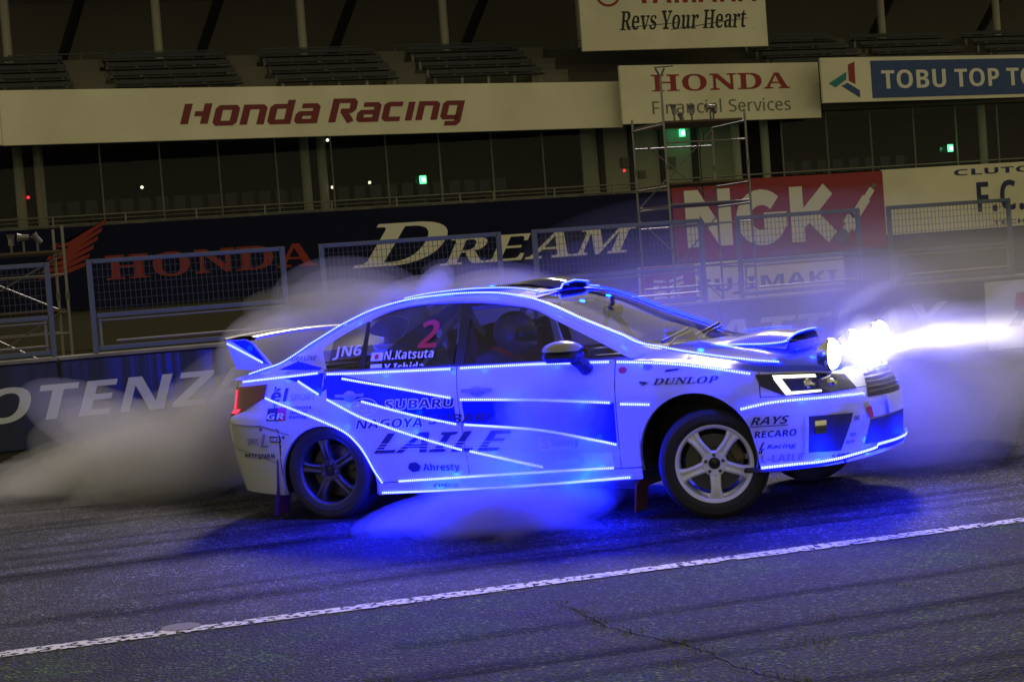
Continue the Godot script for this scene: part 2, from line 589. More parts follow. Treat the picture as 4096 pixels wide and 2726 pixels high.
func build_ground() -> void:
	tag(sheet("ground", M.far_ground, -250, 350, -300, 120, -0.02), "wide dark ground around the circuit", "ground", "", "structure")
	var track := MB.new()
	var P := [[], []]
	for i in 61:
		var x := lerpf(-40, 80, i / 60.0)
		P[0].append(Vector3(x, 0, line_z(x))); P[1].append(Vector3(x, 0, -19.42))
	for i in 60: track.quad(P[0][i], P[0][i + 1], P[1][i + 1], P[1][i])
	var t := obj("track", track, M.asphalt)
	tag(t, "grey asphalt racing straight between white line and pit wall", "track", "", "structure")
	var v := MB.new()
	for i in 60:
		v.quad(Vector3(P[0][i].x, 0, 30), Vector3(P[0][i + 1].x, 0, 30), P[0][i + 1], P[0][i])
	var verge := obj("verge", v, M.old_asphalt)
	tag(verge, "old mossy asphalt apron, tinted for greenish light, in front of the white line", "verge", "", "structure")
	tag(sheet("service_road", M.far_ground, -40, 90, -58.5, -19.7, -0.004), "dark service road behind the pit wall", "road", "", "structure")
	# edge line
	var ln := MB.new()
	for i in 120:
		var a := lerpf(-20, 40, i / 120.0)
		var b := lerpf(-20, 40, (i + 1) / 120.0)
		var wa := 0.062 + 0.006 * sin(i * 1.7)
		var wb := 0.062 + 0.006 * sin((i + 1) * 1.7)
		ln.quad(Vector3(a, 0.005, line_z(a) + wa), Vector3(b, 0.005, line_z(b) + wb), Vector3(b, 0.005, line_z(b) - wb), Vector3(a, 0.005, line_z(a) - wa))
	tag(obj("edge_line", ln, M.line_paint), "worn white painted line along the edge of the track", "line", "", "structure")
	# skid marks
	rng.seed = 77
	for k in 16:
		var z := rng.randf_range(-16.0, -8.4)
		var x0 := rng.randf_range(-6.0, 3.0)
		var pts := []
		var bend := rng.randf_range(-0.5, 0.9)
		var len := rng.randf_range(5.0, 11.0)
		var slope := rng.randf_range(-0.08, 0.16)
		for i in 25:
			var u := i / 24.0
			pts.append(Vector2(x0 + u * len, z + slope * u * len * 0.4 + bend * u * u))
		ribbon("skid_mark", M.skid, pts, rng.randf_range(0.12, 0.24), 0.0035 + k * 0.0002, t)
	for k in 7:
		var z := rng.randf_range(-7.55, -4.6)
		var x0 := rng.randf_range(-2.0, 2.5)
		var pts := []
		for i in 17:
			var u := i / 16.0
			pts.append(Vector2(x0 + u * 7.0, z + 0.05 * 7.0 * u + 0.05 * sin(u * 5.0 + k)))
		ribbon("tyre_mark", M.skid, pts, rng.randf_range(0.06, 0.2), 0.0035 + k * 0.0002, verge)
	# pale round patch at the line
	var d := MB.new()
	for i in 20:
		var a := TAU * i / 20.0
		var b := TAU * (i + 1) / 20.0
		d.tri(Vector3(1.27, 0.007, -8.03), Vector3(1.27 + 0.09 * cos(b), 0.007, -8.03 + 0.09 * sin(b)), Vector3(1.27 + 0.09 * cos(a), 0.007, -8.03 + 0.09 * sin(a)))
	tag(obj("marker_disc", d, M.aisle), "pale round marker patch beside the white line", "marker")

# ---------------------------------------------------------------- pit wall
func build_wall() -> void:
	var w := base("pit_wall", Vector3(0, 0, -19.39))
	tag(w, "low navy concrete pit wall with big white tyre lettering", "wall")
	var x := -18.0
	while x < 40.0:
		var b := MB.new()
		b.cbox(Vector3(x + 1.995, 0.465, -0.13), Vector3(3.98, 0.93, 0.26), 0.015)
		obj("wall_block", b, M.wall_navy, w)
		var c := MB.new()
		c.cbox(Vector3(x + 1.995, 0.95, -0.15), Vector3(3.985, 0.04, 0.36), 0.008)
		obj("coping", c, M.concrete, w)
		x += 4.0
	put("lettering", fit(glyphs("POTENZA"), 0.66, 0.31, 4.07, 0.69, 0.22), M.wall_paint, w, flat(0.006))
	put("lettering", fit(glyphs("BATTLAX"), 9.25, 0.33, 13.32, 0.72, 0.22), M.wall_paint, w, flat(0.006))
	put("lettering", fit(glyphs("POTENZA"), 17.5, 0.31, 21.0, 0.69, 0.22), M.wall_paint, w, flat(0.006))
	var pb := MB.new()
	pb.cbox(Vector3(15.15, 0.46, 0.006), Vector3(2.5, 0.9, 0.012), 0.003)
	obj("white_panel", pb, M.wall_paint, w)
	put("emblem", polys([[[14.39, 0.74], [14.62, 0.74], [14.5, 0.5], [14.34, 0.5]]]), M.red_vinyl, w, flat(0.016))
	put("emblem", polys([[[14.22, 0.3], [14.66, 0.72], [14.74, 0.72], [14.42, 0.3]], [[14.56, 0.3], [14.76, 0.62], [14.86, 0.62], [14.72, 0.3]]]), M.sign_black, w, flat(0.018))

# ---------------------------------------------------------------- grandstand
func board(called: String, label: String, m: Material, x: float, y0: float, y1: float, z: float, w: float, turn := 0.0, th := 0.12) -> Node3D:
	var o := base(called, Vector3(x, 0, z), deg_to_rad(turn))
	tag(o, label, "sign", "advertising boards on the grandstand")
	var b := MB.new()
	b.cbox(Vector3(w * 0.5, (y0 + y1) * 0.5, -th * 0.5), Vector3(w, y1 - y0, th), 0.012)
	obj("panel", b, m, o)
	return o

func build_stand() -> void:
	var g := base("grandstand", Vector3.ZERO)
	tag(g, "long grandstand with glazed suites, open upper seating and dark back wall", "grandstand")
	# lower wall, suite floor and ceiling
	var lw := MB.new()
	lw.box(Vector3(26, 2.0, -60.55), Vector3(70, 4.0, 0.7))
	obj("lower_wall", lw, M.dark_concrete, g)
	var fl := MB.new()
	fl.box(Vector3(26, 4.12, -64.1), Vector3(70, 0.24, 7.2))
	obj("suite_floor", fl, M.concrete, g)
	var cl := MB.new()
	cl.box(Vector3(26, 7.5, -63.8), Vector3(70, 0.9, 5.0))
	obj("suite_ceiling", cl, M.dark_concrete, g)
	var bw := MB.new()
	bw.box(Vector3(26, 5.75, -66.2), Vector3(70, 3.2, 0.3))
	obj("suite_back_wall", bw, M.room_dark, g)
	var bh := MB.new()
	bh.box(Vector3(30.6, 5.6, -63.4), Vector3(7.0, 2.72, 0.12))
	obj("corridor_wall_lit_tone", bh, M.room_wall, g)  # pale panel set forward; the lit corridor is put into its colour
	for p in [[27.9, 0.24], [29.2, 0.2], [30.55, 0.22], [32.0, 0.26], [33.9, 0.2]]:
		var d := MB.new()
		d.box(Vector3(p[0], 5.6, -63.3), Vector3(p[1], 2.7, 0.1))
		obj("service_post", d, M.sign_black, g)
	for p in [[28.9, 5.5, 0.35, 0.4], [30.9, 5.4, 0.4, 0.45], [29.6, 5.0, 0.3, 0.3]]:
		var d := MB.new()
		d.cbox(Vector3(p[0], p[1], -63.28), Vector3(p[2], p[3], 0.12), 0.01)
		obj("wall_cabinet", d, M.stand_dark, g)
	# glazing, pane by pane
	var x := 4.2
	var k := 0
	while x < 48.0:
		if x < 26.4 or x > 33.8:
			var p := MB.new()
			p.box(Vector3(x + 1.02, 5.65, -61.7), Vector3(2.0, 2.8, 0.012))
			obj("window_pane", p, M.suite_glass, g)
			var f := MB.new()
			f.box(Vector3(x, 5.65, -61.7), Vector3(0.05, 2.8, 0.06))
			obj("window_mullion", f, M.sign_grey, g)
		x += 2.06
		k += 1
	for c in [5.62, 6.3, 15.7, 16.32, 33.3, 34.6, 45.0]:
		var cy := MB.new()
		cy.tube([Vector3(c, 4.24, -62.2), Vector3(c, 7.05, -62.2)], 0.17, 20)
		obj("suite_column", cy, M.room_wall, g)
	rng.seed = 5
	for i in 34: # seats inside the suites, seen faintly
		var sx := 6.8 + i * 0.62 if i < 15 else (17.2 + (i - 15) * 0.62 if i < 26 else 36.0 + (i - 26) * 0.75)
		var st := MB.new()
		st.cbox(Vector3(sx, 4.62, -62.6), Vector3(0.44, 0.08, 0.42), 0.02)
		st.cbox(Vector3(sx, 4.9, -62.8), Vector3(0.44, 0.5, 0.06), 0.02)
		st.bar(Vector3(sx, 4.24, -62.6), Vector3(sx, 4.6, -62.6), 0.06, 0.06)
		obj("suite_seat", st, M.bench, g)
	# rail before the suites
	var r := base("suite_railing", Vector3(0, 0, -60.1))
	tag(r, "steel handrail along the suites above the dark blue board", "railing")
	for q in [[4.5, 0.03], [4.36, 0.016], [4.22, 0.022]]:
		var tb := MB.new()
		tb.tube([Vector3(2, q[0], 0), Vector3(28.0, q[0], 0)], q[1], 10)
		obj("rail", tb, M.galvanised, r)
	x = 4.0
	while x < 28.0:
		var tb := MB.new()
		tb.bar(Vector3(x, 4.16, 0), Vector3(x, 4.49, 0), 0.05, 0.05)
		obj("rail_post", tb, M.galvanised, r)
		x += 2.4 if int(x * 10) % 3 else 1.3
	var r2 := base("suite_railing", Vector3(0, 0, -60.3))
	tag(r2, "steel handrail above the red and white boards on the right", "railing")
	var tb2 := MB.new()
	tb2.tube([Vector3(29.4, 4.58, 0), Vector3(48.0, 4.62, 0)], 0.035, 10)
	obj("rail", tb2, M.galvanised, r2)
	# upper terrace: steps, aisles, seating benches
	var up := MB.new()
	for i in 5:
		up.box(Vector3(26, 8.2 + 0.2 + i * 0.42, -62.2 - i * 0.85 - 2.4), Vector3(70, 0.42, 5.4))
	obj("terrace_step", up, M.dark_concrete, g)
	var tbk := MB.new()
	tbk.box(Vector3(26, 12.2, -72.5), Vector3(80, 9.0, 0.4))
	obj("back_wall", tbk, M.stand_dark, g)
	var rf := MB.new()
	rf.quad(Vector3(-12, 15.6, -58), Vector3(64, 15.6, -58), Vector3(64, 13.6, -72.5), Vector3(-12, 13.6, -72.5))
	rf.box(Vector3(26, 15.95, -58.1), Vector3(78, 0.7, 0.3))
	obj("roof", rf, M.roof_under, g)
	for c in [5.95, 11.4, 16.94, 22.72, 28.6, 34.6, 42.88, 48.88]:
		var cm := MB.new()
		cm.tube([Vector3(c, 9.4, -66), Vector3(c, 14.8, -66)], 0.165, 24)
		obj("roof_column", cm, M.column_paint, g)
		var rb := MB.new()
		rb.bar(Vector3(c + 2.0, 9.8, -71.6), Vector3(c + 3.4, 14.0, -69.0), 0.28, 0.3)
		obj("roof_strut", rb, M.sign_black, g)
	for i in 5:
		var ax := 8.2 + i * 5.75 if i < 4 else 39.4
		var am := MB.new()
		for s in 6: am.box(Vector3(ax + (0.25 if s % 2 else 0.0), 8.72 + s * 0.3, -62.3 - s * 0.6), Vector3(1.5, 0.3, 0.62))
		obj("aisle_steps", am, M.aisle, g)
	# benches: a plank on legs, four rows
	var proto: Node3D = null
	var where := ["left of the second column", "between the second and third columns", "between the third and fourth columns", "right of the fourth column", "under the far right columns", "at the right end of the terrace", "right of the cut-off board", "at the left edge of the terrace"]
	var row_n := ["lowest", "second", "third", "topmost"]
	for row in 4:
		for i in 7:
			var bx: float = [3.2, 9.1, 14.9, 20.7, 35.2, 40.4, 46.0][i]
			var at := Vector3(bx, 8.61 + row * 0.42, -62.0 - row * 0.85)
			var b: Node3D
			if proto == null:
				proto = base("terrace_bench", at)
				var pl := MB.new()
				pl.cbox(Vector3(2.25, 0.36, 0), Vector3(4.5, 0.05, 0.34), 0.01)
				obj("seat", pl, M.bench, proto)
				var bk := MB.new()
				bk.cbox(Vector3(2.25, 0.56, -0.2), Vector3(4.5, 0.16, 0.04), 0.01)
				obj("backrest", bk, M.bench, proto)
				for l in 5:
					var lg := MB.new()
					lg.bar(Vector3(0.15 + l * 1.05, 0, 0), Vector3(0.15 + l * 1.05, 0.34, 0), 0.06, 0.1)
					obj("leg", lg, M.concrete, proto)
				b = proto
			else: b = copy(proto, at)
			tag(b, "dark plank bench, %s row, %s" % [row_n[row], ["at the left end of the terrace", "behind the long white board left of the second column", "behind the long white board between two columns", "right of the third column", "just right of the cut-off upper board", "above the board with the blue field", "at the right end of the terrace"][i]], "bench", "rows of benches on the upper terrace")
	# guard rails at the back of the terrace
	for i in 6:
		var gx: float = [5.9, 9.5, 15.1, 20.5, 25.4, 36.0][i]
		var o := base("terrace_guard_rail", Vector3(gx, 10.05, -65.6))
		tag(o, ["guard rail on the terrace beside the left column", "guard rail crossing the second column", "guard rail crossing the third column", "guard rail crossing the fourth column", "guard rail in front of the cut-off upper board", "guard rail right of the cut-off upper board"][i], "guard rail", "guard rails on the terrace")
		for y in [0.3, 0.62]:
			var t1 := MB.new()
			t1.tube([Vector3(0, y, 0), Vector3(3.9, y, 0)], 0.022, 8)
			obj("rail", t1, M.steel_grey, o)
		for j in 4:
			var t2 := MB.new()
			t2.tube([Vector3(j * 1.3, -0.1, 0), Vector3(j * 1.3, 0.62, 0)], 0.022, 8)
			obj("post", t2, M.steel_grey, o)
	# signs -------------------------------------------------------------
	var s1 := board("long_sign", "long white board tinted for yellow light, with maroon italic racing lettering", M.board_white_lit_tint, 4.75, 6.67, 8.4, -57, 23.27, 9)
	var ex := MB.new()
	ex.cbox(Vector3(-3.01, 7.535, -0.06), Vector3(6.0, 1.7, 0.12), 0.012)
	obj("panel", ex, M.board_white_lit_tint, s1)
	var H := [
		[[[0, 0], [0, 1]], [[0.72, 0], [0.72, 1]], [[0.3, 0.5], [0.62, 0.5]]], 0.95,
		[[[0.06, 0], [0.0, 0.08], [0, 0.7], [0.06, 0.78], [0.56, 0.78], [0.62, 0.7], [0.62, 0.08], [0.56, 0], [0.06, 0]]], 0.92,
		[[[0, -0.1], [0, 0.78], [0.56, 0.78], [0.63, 0.7], [0.63, -0.1]]], 0.92,
		[[[0.06, 0], [0.0, 0.08], [0, 0.7], [0.06, 0.78], [0.63, 0.78], [0.63, 0.0], [0.06, 0]], [[0.63, 0.9], [0.63, 1.1]]], 0.93,
		[[[0.05, 0.78], [0.56, 0.78], [0.63, 0.7], [0.63, 0.0], [0.05, 0.0], [0.0, 0.06], [0, 0.32], [0.05, 0.39], [0.5, 0.39]]], 1.25,
		[[[0, -0.1], [0, 1], [0.64, 1], [0.72, 0.9], [0.72, 0.58], [0.64, 0.48], [0.25, 0.48]], [[0.42, 0.4], [0.74, -0.1]]], 0.98,
		[[[0.05, 0.78], [0.56, 0.78], [0.63, 0.7], [0.63, 0.0], [0.05, 0.0], [0.0, 0.06], [0, 0.32], [0.05, 0.39], [0.5, 0.39]]], 0.92,
		[[[0.62, 0.78], [0.08, 0.78], [0, 0.7], [0, 0.08], [0.08, 0], [0.62, 0]]], 0.88,
		[[[0, -0.1], [0, 0.88]]], 0.33,
		[[[0, -0.1], [0, 0.78], [0.56, 0.78], [0.63, 0.7], [0.63, -0.1]]], 0.92,
		[[[0.63, 0.02], [0.06, 0.02], [0, 0.1], [0, 0.7], [0.06, 0.78], [0.63, 0.78], [0.63, -0.2], [0.55, -0.3], [0.1, -0.3]]], 0.9]
	var all := PackedVector3Array()
	var px := 0.0
	for i in 11:
		for p in strokes(H[i * 2], 0.28, 0.24): all.append(p + Vector3(px, 0, 0))
		px += H[i * 2 + 1] + (0.22 if i == 0 else 0.1)
	put("lettering", fit(all, 5.82, 6.92, 16.55, 7.95, 0.24), M.sign_maroon, s1, flat(0.012))
	var s2 := board("finance_sign", "white board tinted for yellow light, with red slab lettering over grey words", M.board_white_lit_tint, 27.45, 6.72, 8.92, -60, 9.15, 6)
	put("lettering", fit(glyphs("HONDA", true), 1.35, 7.91, 7.7, 8.55), M.sign_red, s2, flat(0.012))
	put("lettering", fit(glyphs("Financial Services", false, false), 1.32, 7.06, 7.68, 7.58), M.sign_grey, s2, flat(0.012))
	var s3 := board("travel_sign", "white board tinted for yellow light, with a blue field and a three-bladed emblem", M.board_white_lit_tint, 36.1, 7.2, 8.97, -60, 14.0, 6)
	var bf := MB.new()
	bf.box(Vector3(8.2, 8.08, 0.01), Vector3(11.56, 1.48, 0.02))
	obj("blue_field", bf, M.board_blue, s3)
	put("lettering", fit(glyphs("TOBU TOP TOURS"), 2.9, 7.68, 13.4, 8.44), M.sign_cream, s3, flat(0.032))
	put("emblem", polys([[[1.3, 8.68], [1.63, 8.8], [1.61, 7.91], [1.3, 8.05]]]), M.sign_red, s3, flat(0.012))
	put("emblem", polys([[[0.31, 7.96], [1.2, 8.4], [1.18, 8.1], [0.63, 7.8]]]), M.sign_teal, s3, flat(0.012))
	put("emblem", polys([[[0.93, 7.85], [1.23, 7.97], [1.81, 7.66], [1.8, 7.37]]]), M.board_blue, s3, flat(0.012))
	var s4 := board("upper_sign", "tall white board tinted for yellow light, on the terrace with black script, cut off by the frame", M.board_white_lit_tint, 26.45, 9.62, 13.6, -61, 7.95)
	put("lettering", fit(glyphs("Revs Your Heart", true), 1.6, 10.36, 7.06, 11.09, 0.25), M.sign_black, s4, flat(0.012))
	put("lettering", strokes([[[1.95, 10.48], [4.1, 10.62]], [[3.75, 10.36], [7.1, 10.74]]], 0.025), M.sign_black, s4, flat(0.016))
	put("lettering", fit(glyphs("YAMAHA"), 2.33, 11.38, 7.55, 12.3), M.sign_red, s4, flat(0.012))
	var ring := []
	for i in 33: ring.append([1.2 + 0.5 * cos(TAU * i / 32.0), 11.82 + 0.5 * sin(TAU * i / 32.0)])
	put("emblem", strokes([ring], 0.09), M.sign_red, s4, flat(0.012))
	var s5 := board("motorcycle_sign", "long navy board with a red wing emblem and white swash lettering", M.board_navy, -6, 1.35, 4.14, -60, 35.15)
	put("lettering", fit(glyphs("HONDA", true), 13.98, 2.27, 21.25, 3.1), M.wing_red, s5, flat(0.012))
	var fe := []
	for i in 6:
		var y := 2.45 + i * 0.2
		var x0 := 11.75 + i * 0.1
		var x1 := 13.3 + i * 0.16
		var lift := 0.35 + i * 0.08
		fe.append([[x0, y + 0.02], [x0 + 0.7, y + 0.06], [x1, y + lift], [x1 + 0.04, y + lift + 0.14], [x0 + 0.6, y + 0.2], [x0 + 0.1, y + 0.16]])
	put("emblem", polys(fe), M.wing_red, s5, flat(0.012))
	put("lettering", fit(glyphs("D", true), 22.55, 2.08, 26.2, 3.58, 0.35), M.sign_cream, s5, flat(0.012))
	put("lettering", fit(glyphs("REAM", true), 25.8, 1.95, 33.7, 2.9, 0.3), M.sign_cream, s5, flat(0.012))
	var s6 := board("spark_plug_sign", "red board with heavy white letters and a spark plug", M.board_red, 29.2, 1.4, 4.42, -59.9, 9.3)
	put("lettering", polys([[[0.5, 4.1], [1.1, 4.1], [1.1, 1.92], [0.5, 1.92]], [[1.87, 4.1], [2.45, 4.1], [2.45, 1.92], [1.87, 1.92]], [[0.5, 4.1], [1.08, 4.1], [2.45, 1.92], [1.87, 1.92]]]), M.sign_cream, s6, flat(0.012))
	var arc := []
	for i in 21:
		var a := lerpf(0.75, TAU - 0.05, i / 20.0)
		arc.append([3.76 + 0.8 * cos(a), 2.9 + 0.78 * sin(a)])
	put("lettering", strokes([arc, [[3.85, 2.78], [4.87, 2.78]]], 0.6), M.sign_cream, s6, flat(0.014))
	put("lettering", strokes([[[5.32, 4.0], [5.32, 1.85]], [[5.45, 2.6], [6.75, 3.85]], [[5.75, 3.05], [6.85, 1.95]]], 0.58), M.sign_cream, s6, flat(0.012))
	var pb := Vector2(7.1, 1.75)
	var pd := Vector2(1.85, 2.2) / Vector2(1.85, 2.2).length()
	var pn := Vector2(-pd.y, pd.x)
	var segs := [[0.0, 0.55, 0.23, "sign_grey"], [0.55, 0.75, 0.18, "sign_cream"], [0.75, 1.15, 0.32, "sign_cream"], [1.15, 1.3, 0.2, "sign_black"], [1.3, 2.15, 0.2, "sign_cream"], [2.15, 2.6, 0.13, "sign_cream"], [2.6, 2.85, 0.08, "sign_grey"]]
	for q in segs:
		var a: Vector2 = pb + pd * q[0]
		var b: Vector2 = pb + pd * q[1]
		put("plug_piece", polys([[[a.x + pn.x * q[2], a.y + pn.y * q[2]], [b.x + pn.x * q[2], b.y + pn.y * q[2]], [b.x - pn.x * q[2], b.y - pn.y * q[2]], [a.x - pn.x * q[2], a.y - pn.y * q[2]]]]), M[q[3]], s6, flat(0.016))
	var s7 := board("clutch_sign", "white board tinted for yellow light, with navy initials behind the right fence panel", M.board_white_lit_tint, 38.52, 1.85, 4.46, -60, 11.0)
	put("lettering", fit(glyphs("CLUTCH"), 3.4, 4.05, 7.9, 4.3), M.sign_navy, s7, flat(0.012))
	put("lettering", fit(glyphs("F.C.C."), 4.42, 2.5, 8.0, 3.76), M.sign_navy, s7, flat(0.012))
	put("lettering", fit(glyphs("TECHNOLOGY"), 5.12, 1.96, 9.5, 2.14), M.sign_navy, s7, flat(0.012))
	var s8 := board("tyre_shop_sign", "low white board with navy capitals and a red square emblem", M.board_white_lit_tint, 23.05, 0.1, 1.36, -50, 7.4)
	var rq := MB.new()
	rq.box(Vector3(0.98, 0.73, 0.01), Vector3(1.9, 1.24, 0.02))
	obj("red_square", rq, M.board_red, s8)
	for k2 in 4:
		put("emblem", strokes([[[0.45, 0.38 + k2 * 0.17], [0.9, 0.34 + k2 * 0.17]], [[1.0, 0.34 + k2 * 0.17], [1.5, 0.46 + k2 * 0.17]]], 0.09), M.sign_cream, s8, flat(0.024))
	put("lettering", fit(glyphs("FUJIMAKI"), 2.0, 0.28, 7.1, 0.82), M.sign_navy, s8, flat(0.012))

# ---------------------------------------------------------------- fence panels on the pit wall
func build_fences() -> void:
	var labels := ["mesh fence panel on the wall at the left edge of the frame", "mesh fence panel in front of the red slab lettering", "mesh fence panel in front of the large white initial", "mesh fence panel behind the car's roof", "mesh fence panel in front of the red spark plug board", "mesh fence panel in front of the white board with navy initials"]
	var spans := [[-0.6, 2.0, 1.4], [2.4, 4.61, 1.38], [5.02, 7.24, 1.4], [7.65, 9.92, 1.4], [10.39, 12.18, 1.42], [12.6, 14.51, 1.4]]
	for i in 6:
		var a: float = spans[i][0]
		var w: float = spans[i][1] - a
		var o := base("fence_panel", Vector3(a, 0.97, -19.56))
		tag(o, labels[i], "fence panel", "fence panels along the pit wall")
		var mid: float = spans[i][2] - 0.97
		for x in [0.025, w - 0.025]:
			var p := MB.new()
			p.cbox(Vector3(x, 0.515, 0), Vector3(0.055, 1.03, 0.05), 0.006)
			obj("post", p, M.steel_grey, o)
		for y in [1.005, mid, 0.05]:
			var p := MB.new()
			p.cbox(Vector3(w * 0.5, y, 0.0), Vector3(w - 0.11, 0.05, 0.046), 0.006)
			obj("rail", p, M.steel_grey, o)
		var tr := MB.new()
		tr.tube([Vector3(0.08, mid - 0.055, 0.03), Vector3(w - 0.08, mid - 0.055, 0.03)], 0.014, 8)
		obj("lower_tube", tr, M.galvanised, o)
		var t3 := MB.new()
		t3.tube([Vector3(0.25, 0.12, 0.03), Vector3(w - 0.08, 0.12, 0.03)], 0.014, 8)
		obj("lower_tube", t3, M.galvanised, o)
		for x in [0.09, w - 0.09]:
			var p := MB.new()
			p.tube([Vector3(x, 0.08, 0.012), Vector3(x, mid - 0.03, 0.012)], 0.016, 8)
			obj("brace", p, M.galvanised, o)
		var wm := MB.new()
		var nx := int((w - 0.1) / 0.056)
		for k in range(1, nx):
			var x := 0.05 + (w - 0.1) * k / nx
			wm.bar(Vector3(x, mid, 0.004), Vector3(x, 1.0, 0.004), 0.005, 0.005)
		for k in range(1, 7): wm.bar(Vector3(0.05, mid + (1.0 - mid) * k / 7.0, 0.01), Vector3(w - 0.05, mid + (1.0 - mid) * k / 7.0, 0.01), 0.005, 0.005)
		tag(obj("wire_mesh", wm, M.wire, o), "", "", "", "stuff")

# ---------------------------------------------------------------- camera scaffolds
func build_scaffolds() -> void:
	for n in 2:
		var w: float = [1.85, 1.9][n]
		var o := base("scaffold_tower", [Vector3(15.53, 0, -32), Vector3(1.65, 0, -32)][n])
		tag(o, ["tall scaffold tower with plank decks before the red board", "shorter scaffold tower at the left edge behind the fence"][n], "scaffold", "scaffold towers behind the pit wall")
		var h: float = [4.5, 2.95][n]
		var decks: Array = [[4.3, 3.05, 2.62, 1.35], [2.5, 1.45]][n]
		for x in [0.0, w]:
			for z in [0.0, -1.5]:
				var p := MB.new()
				p.tube([Vector3(x, 0, z), Vector3(x, h + (0.75 if n == 0 and x == 0.0 and z == 0.0 else 0.0), z)], 0.025, 8)
				obj("post", p, M.galvanised, o)
				for y in [1.7, 3.4]:
					if y < h:
						var cp := MB.new()
						cp.tube([Vector3(x, y - 0.06, z), Vector3(x, y + 0.06, z)], 0.038, 8)
						obj("coupler", cp, M.dark_metal, o)
		for y in decks:
			for k in 4:
				var d := MB.new()
				d.cbox(Vector3(w * 0.5, y, -0.2 - k * 0.37), Vector3(w - 0.08, 0.045, 0.34), 0.005)
				obj("plank", d, M.wood, o)
			for x in [0.0, w]:
				var rr := MB.new()
				rr.tube([Vector3(x, y - 0.05, 0), Vector3(x, y - 0.05, -1.5)], 0.022, 8)
				obj("ledger", rr, M.galvanised, o)
			for z in [0.0, -1.5]:
				var rr := MB.new()
				rr.tube([Vector3(0, y - 0.42, z), Vector3(w, y - 0.42, z)], 0.018, 8)
				obj("ledger", rr, M.galvanised, o)
		for q in ([[0.6, 2.4], [2.62, 4.2]] if n == 0 else [[0.3, 1.4], [1.45, 2.4]]):
			var br := MB.new()
			br.tube([Vector3(0, q[0], -1.5), Vector3(w, q[1], -1.5)], 0.016, 8)
			br.tube([Vector3(w, q[0], -1.5), Vector3(0, q[1], -1.5)], 0.016, 8)
			obj("brace", br, M.galvanised, o)
		if n == 0:
			var yk := MB.new()
			yk.tube([Vector3(0, 5.2, 0), Vector3(-0.1, 5.38, 0)], 0.02, 6); yk.tube([Vector3(0, 5.2, 0), Vector3(0.1, 5.38, 0)], 0.02, 6); yk.tube([Vector3(-0.12, 5.4, 0), Vector3(0.3, 5.42, 0)], 0.015, 6)
			obj("head_fork", yk, M.dark_metal, o)
			var ca := MB.new()
			ca.tube(smooth_line(vv([[1.0, 4.25, -0.3], [1.02, 3.9, -0.28], [0.9, 3.7, -0.25], [0.92, 2.7, -0.28]]), 6), 0.012, 6)
			obj("cable", ca, M.black_plastic, o)
		# floodlight heads and clamps on the top deck
		for k in 5:
			var x: float = ([0.42, 0.62, 0.9, 1.25, 1.36] if n == 0 else [0.35, 0.75, 1.05, 1.25, 1.5])[k]
			var hh: float = [0.32, 0.12, 0.3, 0.34, 0.3][k]
			var l := base("lamp_head", o.position + Vector3(x, decks[0] + 0.022, -0.35 - 0.08 * (k % 3)))
			tag(l, "metal lamp head on the %s scaffold's deck, %s" % [["tall", "short"][n], ["leftmost, upright", "second from left, lowest", "middle one", "fourth from left, lying level", "rightmost, tilted"][k]], "lamp head", "lamp heads on the scaffold decks")
			var st := MB.new()
			st.tube([Vector3.ZERO, Vector3(0, hh * 0.6, 0)], 0.02, 8)
			obj("stem", st, M.dark_metal, l)
			var hd := MB.new()
			var tilt := Basis(Vector3(0, 0, 1), [0.1, 0.3, 0.0, 1.57, 0.7][k]) * Basis(Vector3(1, 0, 0), -PI / 2)
			hd.lathe([Vector2(0, -0.11), Vector2(0.045, -0.1), Vector2(0.05, 0.02), Vector2(0.075, 0.1), Vector2(0.068, 0.1), Vector2(0.0, 0.04)], 14, Vector3(0, hh * 0.8, 0), tilt)
			obj("head", hd, M.galvanised, l)

